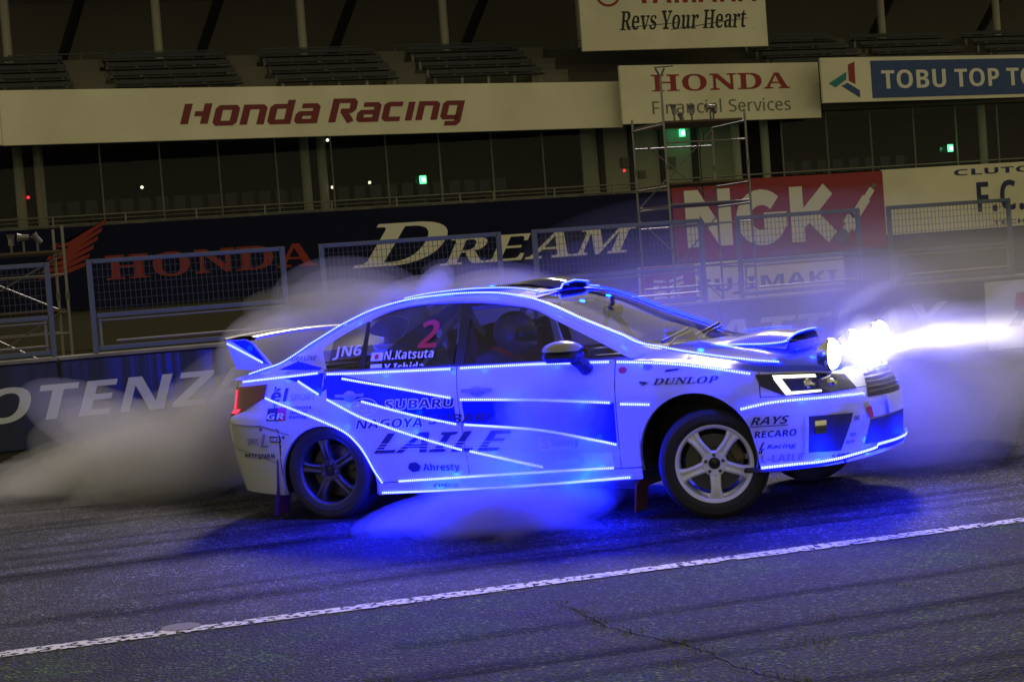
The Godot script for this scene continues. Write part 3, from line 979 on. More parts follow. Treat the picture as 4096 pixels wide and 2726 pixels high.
# ---------------------------------------------------------------- small lights, weeds
func build_details() -> void:
	var ex := [[19.9, 5.16, -61.5, "green exit light glowing behind the long navy board's railing"], [31.41, 6.55, -63.1, "green exit light behind the tall scaffold tower"], [42.87, 5.27, -61.5, "green exit light in the dark suite at right"]]
	for q in ex:
		var o := base("exit_light", Vector3(q[0], q[1], q[2]))
		tag(o, q[3], "exit light", "green exit lights in the suites")
		var b := MB.new()
		b.cbox(Vector3.ZERO, Vector3(0.26, 0.3, 0.07), 0.02)
		obj("housing", b, M.exit_green, o)
		var c := MB.new()
		c.cbox(Vector3(0.01, -0.01, 0.04), Vector3(0.14, 0.17, 0.02), 0.008)
		obj("pictogram_panel", c, M.exit_white, o)
		var l := OmniLight3D.new()
		l.name = numbered(self, "exit_lamp")
		l.light_color = Color(0.15, 1.0, 0.4).linear_to_srgb()
		l.light_energy = 0.03; l.light_size = 0.1; l.omni_range = 10.0; l.omni_attenuation = 2.0; l.shadow_enabled = true
		add_child(l)
		l.position = Vector3(q[0], q[1] , q[2] + 0.2)
	for q in [[5.84, 5.32, 0, "red pilot lamp in the suite at the left edge"], [28.24, 5.11, 0, "red pilot lamp left of the tall scaffold"], [9.72, 5.46, 1, "pale pilot lamp in the left suite, on its own"], [16.57, 5.09, 1, "pale pilot lamp low beside the paired columns"], [17.99, 5.19, 1, "pale pilot lamp right of the paired columns"], [16.41, 6.77, 1, "pale pilot lamp high beside the paired columns"]]:
		var mb := MB.new()
		mb.ball(Vector3.ZERO, Vector3(0.055, 0.055, 0.055), 6)
		tag(obj("pilot_lamp", mb, M.lamp_pale if q[2] else M.lamp_red, self, Vector3(q[0], q[1], -61.95 if q[1] < 6 else -61.5)), q[3], "pilot lamp", "pilot lamps in the suites")
	# crack with weeds in the apron
	var crack := []
	rng.seed = 3
	var nodes := [Vector2(2.86, -7.3), Vector2(2.86, -7.1), Vector2(2.84, -6.7), Vector2(2.9, -6.35), Vector2(2.95, -6.1), Vector2(2.93, -5.7), Vector2(3.0, -5.3)]
	for p in smooth_line(nodes, 8): crack.append(p + Vector2(rng.randf_range(-0.014, 0.014), 0))
	tag(ribbon("crack", M.crack, crack, 0.009, 0.006, self), "weedy crack running through the apron in front", "crack", "", "structure")
	var blade := MB.new()
	blade.tri(Vector3(-0.004, 0, 0), Vector3(0.004, 0, 0), Vector3(0.003, 0.03, 0.008))
	blade.tri(Vector3(-0.004, 0, 0), Vector3(0.003, 0.03, 0.008), Vector3(-0.002, 0.03, 0.008))
	blade.tri(Vector3(-0.002, 0.03, 0.008), Vector3(0.003, 0.03, 0.008), Vector3(0.004, 0.05, 0.024))
	var mm := MultiMesh.new()
	mm.transform_format = MultiMesh.TRANSFORM_3D
	mm.mesh = blade.mesh()
	var spots := []
	for i in 700:
		var c: Vector2 = crack[rng.randi() % crack.size()]
		var gate := sin(c.y * 9.0) + sin(c.y * 23.0 + 1.0)
		if gate > -0.3: spots.append(Vector3(c.x + rng.randfn(0, 0.025), rng.randf_range(0.2, 0.5), c.y + rng.randfn(0, 0.02)))
	for t in [[1.35, -6.6, 90], [1.75, -6.35, 60], [2.3, -6.9, 30], [3.6, -6.2, 40], [0.75, -6.2, 40], [3.35, -5.9, 60], [2.75, -5.9, 50], [4.2, -6.6, 25]]:
		for i in t[2]: spots.append(Vector3(t[0] + rng.randfn(0, 0.05), rng.randf_range(0.2, 0.45), t[1] + rng.randfn(0, 0.05)))
	for i in 420: spots.append(Vector3(rng.randf_range(-0.2, 6.0), rng.randf_range(0.15, 0.4), rng.randf_range(-7.6, -4.8)))
	mm.instance_count = spots.size()
	for i in spots.size():
		var p: Vector3 = spots[i]
		mm.set_instance_transform(i, Transform3D(Basis(Vector3.UP, rng.randf() * TAU).rotated(Vector3(1, 0, 0), rng.randf_range(-0.4, 0.4)).scaled(Vector3.ONE * p.y), Vector3(p.x, 0.002, p.z)))
	var mi := MultiMeshInstance3D.new()
	mi.name = "weeds"
	mi.multimesh = mm
	mi.material_override = M.weed
	add_child(mi)
	tag(mi, "low weeds sprouting from cracks in the apron", "weeds", "", "stuff")

# ---------------------------------------------------------------- driver: one continuous body from capsules
func build_driver() -> void:
	var o := base("person", Vector3(3.413, 0, -11.62), deg_to_rad(-47.824))
	tag(o, "driver in white helmet and dark suit seated at the wheel", "person")
	var caps := [ # a, b, radius a, radius b
		[Vector3(1.12, 0.56, 0.38), Vector3(1.06, 0.9, 0.38), 0.15, 0.15], [Vector3(1.06, 0.93, 0.22), Vector3(1.06, 0.93, 0.54), 0.085, 0.085], [Vector3(1.07, 0.93, 0.38), Vector3(1.12, 1.06, 0.38), 0.065, 0.06],
		[Vector3(1.06, 0.93, 0.56), Vector3(1.24, 0.76, 0.6), 0.065, 0.05], [Vector3(1.24, 0.76, 0.6), Vector3(1.55, 0.92, 0.55), 0.048, 0.036], [Vector3(1.55, 0.92, 0.55), Vector3(1.64, 0.94, 0.53), 0.04, 0.04],
		[Vector3(1.06, 0.93, 0.2), Vector3(1.24, 0.76, 0.16), 0.065, 0.05], [Vector3(1.24, 0.76, 0.16), Vector3(1.55, 0.92, 0.22), 0.048, 0.036], [Vector3(1.55, 0.92, 0.22), Vector3(1.64, 0.94, 0.24), 0.04, 0.04],
		[Vector3(1.13, 0.55, 0.46), Vector3(1.6, 0.66, 0.48), 0.095, 0.07], [Vector3(1.13, 0.55, 0.3), Vector3(1.6, 0.66, 0.28), 0.095, 0.07], [Vector3(1.6, 0.66, 0.48), Vector3(1.95, 0.42, 0.47), 0.065, 0.045], [Vector3(1.6, 0.66, 0.28), Vector3(1.95, 0.42, 0.29), 0.065, 0.045]]
	obj("body", blob(caps, 0.022, 0.03), M.suit, o)
	var co := MB.new()
	co.lathe([Vector2(0.1, -0.03), Vector2(0.1, 0.02), Vector2(0.07, 0.04)], 20, Vector3(1.1, 1.0, 0.38), Basis.looking_at(Vector3(-0.2, -1, 0), Vector3.RIGHT))
	obj("collar", co, M.suit_red, o)
	# helmet: shell with a cut for the visor, peak over it
	var turn := Basis(Vector3.UP, 0.1) * Basis(Vector3(0, 0, 1), -0.18)
	var c := Vector3(1.19, 1.125, 0.38)
	var hb := MB.new()
	var vb := MB.new()
	var P := []
	for i in 25:
		var t := PI * i / 24.0 - PI / 2
		var row := []
		for j in 41:
			var a := TAU * j / 40.0
			var d := Vector3(cos(t) * cos(a), sin(t), cos(t) * sin(a))
			var r := Vector3(0.142, 0.138, 0.118)
			var p := Vector3(d.x * r.x, d.y * r.y, d.z * r.z)
			if d.x > 0.1 and d.y < -0.3: p += Vector3(0.03 * (d.x - 0.1), 0, 0) # chin bar
			if d.y < -0.8: p.y = -0.8 * r.y - 0.02
			row.append(c + turn * p)
		P.append(row)
	hb.grid(P, true)
	obj("helmet", hb, M.helmet_white, o)
	var V := []
	for i in 9:
		var t := lerpf(-0.3, 0.32, i / 8.0)
		var row := []
		for j in 21:
			var a := lerpf(-1.25, 1.25, j / 20.0)
			row.append(c + turn * Vector3(0.147 * cos(t) * cos(a), 0.142 * sin(t) + 0.004, 0.122 * cos(t) * sin(a)))
		V.append(row)
	vb.grid(V, true)
	obj("visor", vb, M.visor, o)
	var K := []
	for i in 3:
		var row := []
		for j in 15:
			var a := lerpf(-1.0, 1.0, j / 14.0)
			row.append(c + turn * Vector3((0.14 + i * 0.035) * cos(a), 0.055 + i * 0.006, (0.125 + i * 0.004) * sin(a)))
		K.append(row)
	vb = MB.new()
	vb.grid(K, true)
	obj("peak", vb, M.helmet_white, o)

func blob(caps: Array, cell: float, k: float) -> ArrayMesh: # surface nets over smoothly joined capsules
	var lo := Vector3(1e9, 1e9, 1e9)
	var hi := -lo
	for q in caps:
		for e in 2:
			lo = lo.min(q[e] - Vector3.ONE * (q[2 + e] + 0.06)); hi = hi.max(q[e] + Vector3.ONE * (q[2 + e] + 0.06))
	var n := Vector3i(((hi - lo) / cell).ceil()) + Vector3i.ONE
	var f := PackedFloat32Array()
	f.resize(n.x * n.y * n.z)
	for z in n.z:
		for y in n.y:
			for x in n.x:
				var p := lo + Vector3(x, y, z) * cell
				var d := 1e9
				for q in caps:
					var ab: Vector3 = q[1] - q[0]
					var t := clampf((p - q[0]).dot(ab) / ab.length_squared(), 0, 1)
					var e: float = p.distance_to(q[0] + ab * t) - lerpf(q[2], q[3], t)
					if e > d + k: continue
					if d > e + k: d = e
					else:
						var h := clampf(0.5 + 0.5 * (e - d) / k, 0, 1)
						d = lerpf(e, d, h) - k * h * (1 - h)
				f[(z * n.y + y) * n.x + x] = d
	var verts := {}
	var idx := func(x, y, z): return (z * n.y + y) * n.x + x
	var vert := func(x, y, z):
		var key: int = idx.call(x, y, z)
		if verts.has(key): return verts[key]
		var sum := Vector3.ZERO
		var c := 0
		for e in [[0, 1], [0, 2], [0, 4], [1, 3], [1, 5], [2, 3], [2, 6], [4, 5], [4, 6], [3, 7], [5, 7], [6, 7]]:
			var a := Vector3(e[0] & 1, (e[0] >> 1) & 1, e[0] >> 2)
			var b := Vector3(e[1] & 1, (e[1] >> 1) & 1, e[1] >> 2)
			var fa: float = f[idx.call(x + int(a.x), y + int(a.y), z + int(a.z))]
			var fb: float = f[idx.call(x + int(b.x), y + int(b.y), z + int(b.z))]
			if (fa < 0) != (fb < 0):
				sum += a.lerp(b, fa / (fa - fb)); c += 1
		verts[key] = lo + (Vector3(x, y, z) + sum / maxf(c, 1)) * cell
		return verts[key]
	var grad := func(p: Vector3) -> Vector3:
		var g := Vector3.ZERO
		var q := (p - lo) / cell
		var i := Vector3i(q.clamp(Vector3.ONE, Vector3(n) - Vector3.ONE * 2.0))
		for a in 3:
			var d := Vector3i.ZERO
			d[a] = 1
			var u := i + d
			var w := i - d
			g[a] = f[idx.call(u.x, u.y, u.z)] - f[idx.call(w.x, w.y, w.z)]
		return g.normalized()
	var mb := MB.new()
	for z in range(1, n.z - 1):
		for y in range(1, n.y - 1):
			for x in range(1, n.x - 1):
				var a: float = f[idx.call(x, y, z)]
				for ax in 3:
					var d := Vector3i.ZERO
					d[ax] = 1
					var b: float = f[idx.call(x + d.x, y + d.y, z + d.z)]
					if (a < 0) == (b < 0): continue
					var u := Vector3i.ZERO
					var w := Vector3i.ZERO
					u[(ax + 1) % 3] = 1; w[(ax + 2) % 3] = 1
					var c := Vector3i(x, y, z)
					var q := [c - u - w, c - w, c, c - u]
					var p := []
					for e in q: p.append(vert.call(e.x, e.y, e.z))
					if a > 0: p.reverse()
					var g := []
					for e in p: g.append(grad.call(e))
					mb.trin(p[0], p[1], p[2], g[0], g[1], g[2]); mb.trin(p[0], p[2], p[3], g[0], g[2], g[3])
	return mb.mesh()

# ---------------------------------------------------------------- tyre smoke
func puff(o: Node3D, mats: Dictionary, tau: float, albedo: Color, at: Vector3, size: Vector3, turn: Vector3) -> void:
	var thin := minf(size.x, minf(size.y, size.z))
	var cls := int(round(log(tau / thin) / log(1.3))) # a few densities shared by all puffs of a cloud
	if not mats.has(cls):
		var fm := FogMaterial.new()
		fm.resource_name = str(o.name)
		fm.density = pow(1.3, cls)
		fm.albedo = albedo
		mats[cls] = fm
	var f := FogVolume.new()
	f.name = numbered(o, "smoke_puff")
	f.shape = RenderingServer.FOG_VOLUME_SHAPE_ELLIPSOID
	f.size = size
	f.material = mats[cls]
	o.add_child(f)
	tag(f, "", "", "", "stuff")
	f.position = at
	f.rotation = turn

# each core: soft broad bodies and a tangle of thin drawn-out wisps
func cloud(called: String, label: String, cores: Array, nseed: int, tau: float, albedo: Color, bodies: int, wisps: int) -> void:
	var o := base(called, Vector3.ZERO)
	tag(o, label, "smoke", "", "stuff")
	var mats := {}
	rng.seed = nseed
	for q in cores: # x, y, z, radius, flattening
		var c := Vector3(q[0], q[1], q[2])
		for k in bodies:
			var r: float = q[3] * rng.randf_range(0.6, 1.0)
			var at: Vector3 = c + Vector3(rng.randfn(0, 0.3), rng.randfn(0, 0.2) * q[4], rng.randfn(0, 0.3)) * q[3]
			var size := Vector3(r * 2 * rng.randf_range(1.0, 1.5), r * 2 * q[4], r * 2 * rng.randf_range(0.8, 1.2))
			var turn := Vector3(rng.randf_range(-0.25, 0.25), rng.randf() * TAU, rng.randf_range(-0.25, 0.25))
			for shell in [1.0, 0.8, 0.58]: puff(o, mats, tau * 0.4, albedo, at, size * shell, turn)
		for k in wisps:
			var away := Vector3(rng.randfn(0, 0.5), rng.randfn(0, 0.5), rng.randfn(0, 0.5)).limit_length(1.2)
			var w: float = q[3] * rng.randf_range(0.14, 0.36)
			var l: float = w * rng.randf_range(2.2, 5.5)
			var flat_w := w * rng.randf_range(0.6, 1.0)
			var turn := Vector3(0, rng.randf() * TAU, rng.randf_range(-0.35, 0.35))
			for shell in [1.0, 0.7]: puff(o, mats, tau * 0.36, albedo, c + away * Vector3(1, q[4], 1) * q[3] * 1.15, Vector3(l * 2, flat_w * 2, w * 2) * shell, turn)

func build_smoke() -> void:
	var grey := Color(0.96, 0.96, 0.96).linear_to_srgb()
	cloud("rear_smoke", "pale tyre smoke billowing behind the car's tail at left", [[1.95, 0.22, -14.6, 0.9, 0.42], [2.5, 0.22, -13.8, 0.9, 0.42], [1.8, 0.28, -15.1, 0.5, 0.7], [3.0, 0.4, -14.2, 1.1, 0.5], [3.4, 0.5, -13.9, 0.9, 0.7]], 101, 0.4, grey, 3, 4)
	cloud("boot_smoke", "blue lit smoke rising behind the boot and rear window", [[3.5, 1.15, -13.6, 0.6, 0.75], [3.9, 1.3, -13.5, 0.6, 0.7], [4.6, 1.25, -13.3, 0.6, 0.5], [3.2, 0.9, -13.7, 0.5, 0.8]], 202, 0.44, grey, 2, 4)
	cloud("side_smoke", "bright blue smoke pouring from the front wheel along the doors", [[3.82, 0.42, -9.68, 0.36, 1.0], [3.62, 0.13, -9.64, 0.42, 0.45], [3.9, 0.7, -9.68, 0.3, 0.9], [3.42, 0.1, -9.84, 0.4, 0.35]], 307, 0.3, grey, 4, 7)
	cloud("nose_smoke", "grey white smoke drifting before the nose at the right", [[6.7, 0.4, -10.2, 0.75, 0.7], [7.3, 0.6, -11.0, 0.75, 0.8], [7.3, 1.05, -11.7, 0.6, 0.7], [7.6, 0.6, -10.9, 0.55, 0.6]], 404, 0.28, grey, 2, 3)
	cloud("beam_smoke", "thin smoke lit white in front of the driving lamps", [[5.85, 0.94, -8.85, 0.42, 0.55], [5.5, 0.98, -9.0, 0.34, 0.8], [5.45, 0.95, -8.8, 0.24, 0.9], [6.3, 0.94, -9.05, 0.42, 0.55], [6.65, 0.95, -8.75, 0.4, 0.5]], 606, 0.12, grey, 2, 2)
	cloud("drifting_haze", "thin haze hanging over the wall behind the car", [[7.6, 0.9, -12.9, 2.0, 0.6], [6.2, 0.9, -13.2, 2.0, 0.6], [8.8, 0.8, -13.0, 1.8, 0.5]], 505, 0.12, grey, 2, 0)

# ---------------------------------------------------------------- the car's skin
# Outline of the body seen from above (near half), rear centre to front centre; s is the length along it.
const OUTLINE := [[-0.985, 0.0], [-0.975, 0.3], [-0.95, 0.5], [-0.9, 0.66], [-0.82, 0.765], [-0.7, 0.825], [-0.5, 0.868], [-0.3, 0.888], [0.0, 0.897], [0.3, 0.885], [0.5, 0.872], [1.0, 0.872], [1.6, 0.874], [2.05, 0.878], [2.3, 0.89], [2.6, 0.897], [2.85, 0.885], [3.02, 0.845], [3.18, 0.77], [3.31, 0.66], [3.41, 0.5], [3.48, 0.3], [3.515, 0.13], [3.52, 0.0]]
const SIDE := [[0.1, 0.05], [0.2, 0.025], [0.35, 0.012], [0.55, 0.004], [0.72, 0.0], [0.8, 0.006], [0.9, 0.028], [0.985, 0.055], [1.1, 0.1]]
const FRONT := [[0.15, 0.06], [0.22, -0.02], [0.27, -0.02], [0.3, 0.015], [0.5, 0.0], [0.62, 0.01], [0.7, 0.04], [0.78, 0.09], [0.85, 0.16], [0.9, 0.22], [1.0, 0.3]]
const REAR := [[0.1, 0.12], [0.18, 0.08], [0.3, 0.05], [0.5, 0.015], [0.62, 0.0], [0.68, 0.01], [0.72, 0.05], [0.88, 0.075], [0.95, 0.09], [1.0, 0.12], [1.1, 0.16]]
const TOP := [[0.0, 0.93], [0.6, 0.925], [0.944, 0.925], [1.338, 0.95], [1.634, 0.966], [1.7, 0.957], [2.6, 0.951], [3.2, 0.955], [3.7, 0.948], [3.97, 0.932], [4.2, 0.909], [4.41, 0.875], [4.575, 0.842], [4.7, 0.826], [4.99, 0.81], [5.25, 0.795], [5.724, 0.785]]
const EDGE := [[-0.655, 0.95, 0.72], [-0.53, 0.98, 0.72], [-0.4, 1.01, 0.72], [-0.281, 1.067, 0.7], [-0.174, 1.125, 0.685], [-0.068, 1.177, 0.67], [0.037, 1.228, 0.655], [0.136, 1.268, 0.645], [0.273, 1.317, 0.63], [0.431, 1.353, 0.62], [0.598, 1.377, 0.61], [0.792, 1.388, 0.605], [0.981, 1.39, 0.6], [1.169, 1.381, 0.6], [1.292, 1.364, 0.603], [1.45, 1.33, 0.612], [1.62, 1.268, 0.635], [1.803, 1.186, 0.66], [1.984, 1.113, 0.685], [2.092, 1.07, 0.7], [2.197, 1.022, 0.715], [2.31, 0.985, 0.735]]
const DLO := [[0.016, 0.976], [-0.017, 1.038], [-0.036, 1.105], [0.041, 1.157], [0.162, 1.218], [0.286, 1.267], [0.473, 1.323], [0.666, 1.342], [0.861, 1.341], [1.053, 1.333], [1.244, 1.313], [1.47, 1.272], [1.642, 1.195], [1.834, 1.107], [2.021, 1.021], [2.132, 0.966], [2.186, 0.947]]
var out_p := [] # Vector2 (x, z)
var out_s := []
var ST := 0.0

func make_outline() -> void:
	var pts := []
	for q in OUTLINE: pts.append(Vector2(q[0], q[1]))
	var ext: Array = [Vector2(pts[1].x, -pts[1].y)] + pts + [Vector2(pts[pts.size() - 2].x, -pts[pts.size() - 2].y)]
	out_p = smooth_line(ext, 24).slice(24, 24 * (ext.size() - 2) + 1)
	var s := 0.0
	out_s = [0.0]
	for i in range(1, out_p.size()):
		s += (out_p[i] - out_p[i - 1]).length(); out_s.append(s)
	ST = s

func sm(a: float, b: float, x: float) -> float:
	var t := clampf((x - a) / (b - a), 0, 1)
	return t * t * (3 - 2 * t)

func skin(s: float, y: float, lift := 0.0) -> Vector3:
	if s < 0:
		var q := skin(-s, y, lift); return Vector3(q.x, q.y, -q.z)
	if s > ST:
		var q := skin(2 * ST - s, y, lift); return Vector3(q.x, q.y, -q.z)
	var lo := 0
	var hi := out_s.size() - 1
	while hi - lo > 1:
		var mid := (lo + hi) >> 1
		if out_s[mid] <= s: lo = mid
		else: hi = mid
	var t: float = (s - out_s[lo]) / (out_s[hi] - out_s[lo])
	var p: Vector2 = out_p[lo].lerp(out_p[hi], t)
	var a: Vector2 = (out_p[hi] - out_p[max(lo - 1, 0)]).normalized()
	var b: Vector2 = (out_p[min(hi + 1, out_p.size() - 1)] - out_p[lo]).normalized()
	var d := a.lerp(b, t).normalized()
	if s < 0.004 : d = Vector2(0, 1)
	if s > ST - 0.004: d = Vector2(0, -1)
	var nn := Vector2(-d.y, d.x)
	var f := sm(2.8, 3.3, p.x)
	var r := sm(0.35, 0.85, -p.x)
	var o := lerp_tab(SIDE, y) * (1 - f - r) + lerp_tab(FRONT, y) * f + lerp_tab(REAR, y) * r - lift
	return Vector3(p.x - nn.x * o, y, p.y - nn.y * o)

func xs(s: float) -> float: # x of the outline at s
	var q := s
	if q > ST: q = 2 * ST - q
	q = absf(q)
	for i in range(1, out_s.size()):
		if out_s[i] >= q: return lerpf(out_p[i - 1].x, out_p[i].x, (q - out_s[i - 1]) / (out_s[i] - out_s[i - 1]))
	return out_p[out_p.size() - 1].x

func top_y(s: float) -> float:
	var q := absf(s if s <= ST else 2 * ST - s)
	return lerp_tab(TOP, q)

const ARCH := [[0.005, 0.25, 0.362], [2.575, 0.375, 0.36]]
func low_y(s: float) -> float: # lower edge of the body, wheel arches cut out
	var q := absf(s if s <= ST else 2 * ST - s)
	var y := lerp_tab([[0.0, 0.2], [0.735, 0.18], [1.26, 0.16], [2.04, 0.155], [3.85, 0.235], [4.4, 0.25], [4.6, 0.262], [5.4, 0.29], [5.724, 0.3]], q)
	var x := xs(q)
	for a in ARCH:
		if absf(x - a[0]) < a[2]: y = maxf(y, a[1] + sqrt(a[2] * a[2] - (x - a[0]) * (x - a[0])))
	return y

# a panel of the skin between s0(v) and s1(v), from y0(s) to y1(s)
func panel(called: String, m: Material, parent: Node, s0: Callable, s1: Callable, y0: Callable, y1: Callable, C := 40, R := 14, lift := 0.0) -> MeshInstance3D:
	var P := []
	for i in R + 1:
		var v := float(i) / R
		var row := []
		for j in C + 1:
			var u := float(j) / C
			var s: float = lerpf(s0.call(v), s1.call(v), u)
			var y: float = lerpf(y0.call(s), y1.call(s), v)
			row.append(skin(s, y, lift))
		P.append(row)
	var mb := MB.new()
	mb.grid(P)
	return obj(called, mb, m, parent)

# a patch lying on the skin between a lower and an upper line of (s, y)
func patch(called: String, m: Material, parent: Node, low: Array, up: Array, lift := 0.004, C := 24, R := 6) -> MeshInstance3D:
	var P := []
	for i in R + 1:
		var row := []
		for j in C + 1:
			var a: Vector2 = poly_at(low, float(j) / C)
			var b: Vector2 = poly_at(up, float(j) / C)
			var q := a.lerp(b, float(i) / R)
			row.append(skin(q.x, q.y, lift))
		P.append(row)
	var mb := MB.new()
	mb.grid(P)
	return obj(called, mb, m, parent)

func vv(list: Array) -> Array:
	var out := []
	for q in list: out.append(Vector2(q[0], q[1]) if q.size() == 2 else Vector3(q[0], q[1], q[2]))
	return out

func on_skin(lift := 0.005) -> Callable:
	return func(p): return skin(p.x, p.y, lift + p.z * 0.3)

func gh_z(y: float) -> float: # half width of the cabin side at height y
	return 0.83 - (y - 0.93) / 0.45 * 0.23

func on_glass(lift := 0.006) -> Callable:
	return func(p): return Vector3(p.x, p.y, gh_z(p.y) + lift + p.z * 0.3)

# ---------------------------------------------------------------- LED strips
var led_n := 0
func led(car: Node3D, pts: Array, outs: Array, spacing := 0.014, size := 1.0, every := 0.24) -> void:
	# pts: points of the strip on the body; outs: outward direction at each
	var total := 0.0
	for i in range(1, pts.size()): total += (pts[i] - pts[i - 1]).length()
	var tape := MB.new()
	var dots := MB.new()
	var count := int(total / spacing)
	for i in pts.size() - 1:
		var o: Vector3 = (outs[i] + outs[i + 1]).normalized()
		tape.bar(pts[i] + o * 0.001, pts[i + 1] + o * 0.001, 0.010 * size, 0.003, o)
	var acc := 0.0
	var k := 0
	var seg := 0
	var since := 0.12
	for c in count:
		var d := (c + 0.5) * spacing
		while seg < pts.size() - 2 and acc + (pts[seg + 1] - pts[seg]).length() < d:
			acc += (pts[seg + 1] - pts[seg]).length(); seg += 1
		var sl: float = (pts[seg + 1] - pts[seg]).length()
		var t := clampf((d - acc) / maxf(sl, 1e-5), 0, 1)
		var p: Vector3 = pts[seg].lerp(pts[seg + 1], t)
		var o: Vector3 = outs[seg].lerp(outs[seg + 1], t).normalized()
		var dir: Vector3 = (pts[seg + 1] - pts[seg]).normalized()
		var side := o.cross(dir).normalized()
		o = dir.cross(side)
		var q := p + o * 0.0055
		# a little domed lens: four sloping sides and a top
		var h := 0.0052 * size
		var w := 0.0075 * size
		var b := [q - dir * h - side * w, q + dir * h - side * w, q + dir * h + side * w, q - dir * h + side * w]
		var tt := []
		for e in b: tt.append(q + (e - q) * 0.9 + o * 0.004)
		for e in 4: tape.quad(b[e], b[(e + 1) % 4], tt[(e + 1) % 4], tt[e])
		dots.quad(tt[0], tt[1], tt[2], tt[3])
		since += spacing
		if since > every:
			since = 0.0
			led_n += 1
			var l: Light3D
			if led_n % 2:
				var al := AreaLight3D.new() # the strip shines outwards
				al.area_size = Vector2(every * 0.9, 0.012)
				al.transform = Transform3D(Basis(dir, o.cross(-dir), -o).orthonormalized(), p + o * 0.014 - dir * minf(every * 0.45, d * 0.5))
				al.light_energy = LED_ENERGY * (2.8 if p.y < 0.36 else 0.32) * every / 0.2
				l = al
			else: # and sideways over the paint
				var ol := OmniLight3D.new()
				ol.light_size = 0.02; ol.omni_range = 12.0; ol.omni_attenuation = 2.0
				ol.position = p + o * 0.09
				ol.light_energy = LED_ENERGY * (1.0 if p.y < 0.36 else 0.36) * every / 0.2
				l = ol
			l.name = numbered(car, "led_lamp")
			l.light_color = Color(0.0001, 0.006, 1.0).linear_to_srgb()
			l.shadow_enabled = true
			car.add_child(l)
	var strip := obj("led_strip", tape, M.tape, car)
	tag(obj("led_chain", dots, M.led, strip), "", "", "", "stuff")

func led_skin(car: Node3D, list: Array, lift := 0.004, size := 1.0) -> void:
	var pts := smooth_line(vv(list), 8) if list.size() > 2 else [Vector2(list[0][0], list[0][1])]
	if list.size() == 2:
		pts = []
		for i in 13: pts.append(Vector2(list[0][0], list[0][1]).lerp(Vector2(list[1][0], list[1][1]), i / 12.0))
	var P := []
	var N := []
	for q in pts:
		var p := skin(q.x, q.y, lift)
		var n := (skin(q.x + 0.01, q.y, lift) - skin(q.x - 0.01, q.y, lift)).cross(skin(q.x, q.y + 0.01, lift) - skin(q.x, q.y - 0.01, lift)).normalized()
		P.append(p); N.append(n)
	led(car, P, N, 0.014, size, 0.24 if list[0][0] > 0 else 0.55)

func led_free(car: Node3D, list: Array, out: Vector3, size := 1.0, smooth := true, every := 0.24) -> void:
	var P := smooth_line(vv(list), 6) if smooth else vv(list)
	var N := []
	for p in P: N.append(out.normalized())
	led(car, P, N, 0.014, size, every)

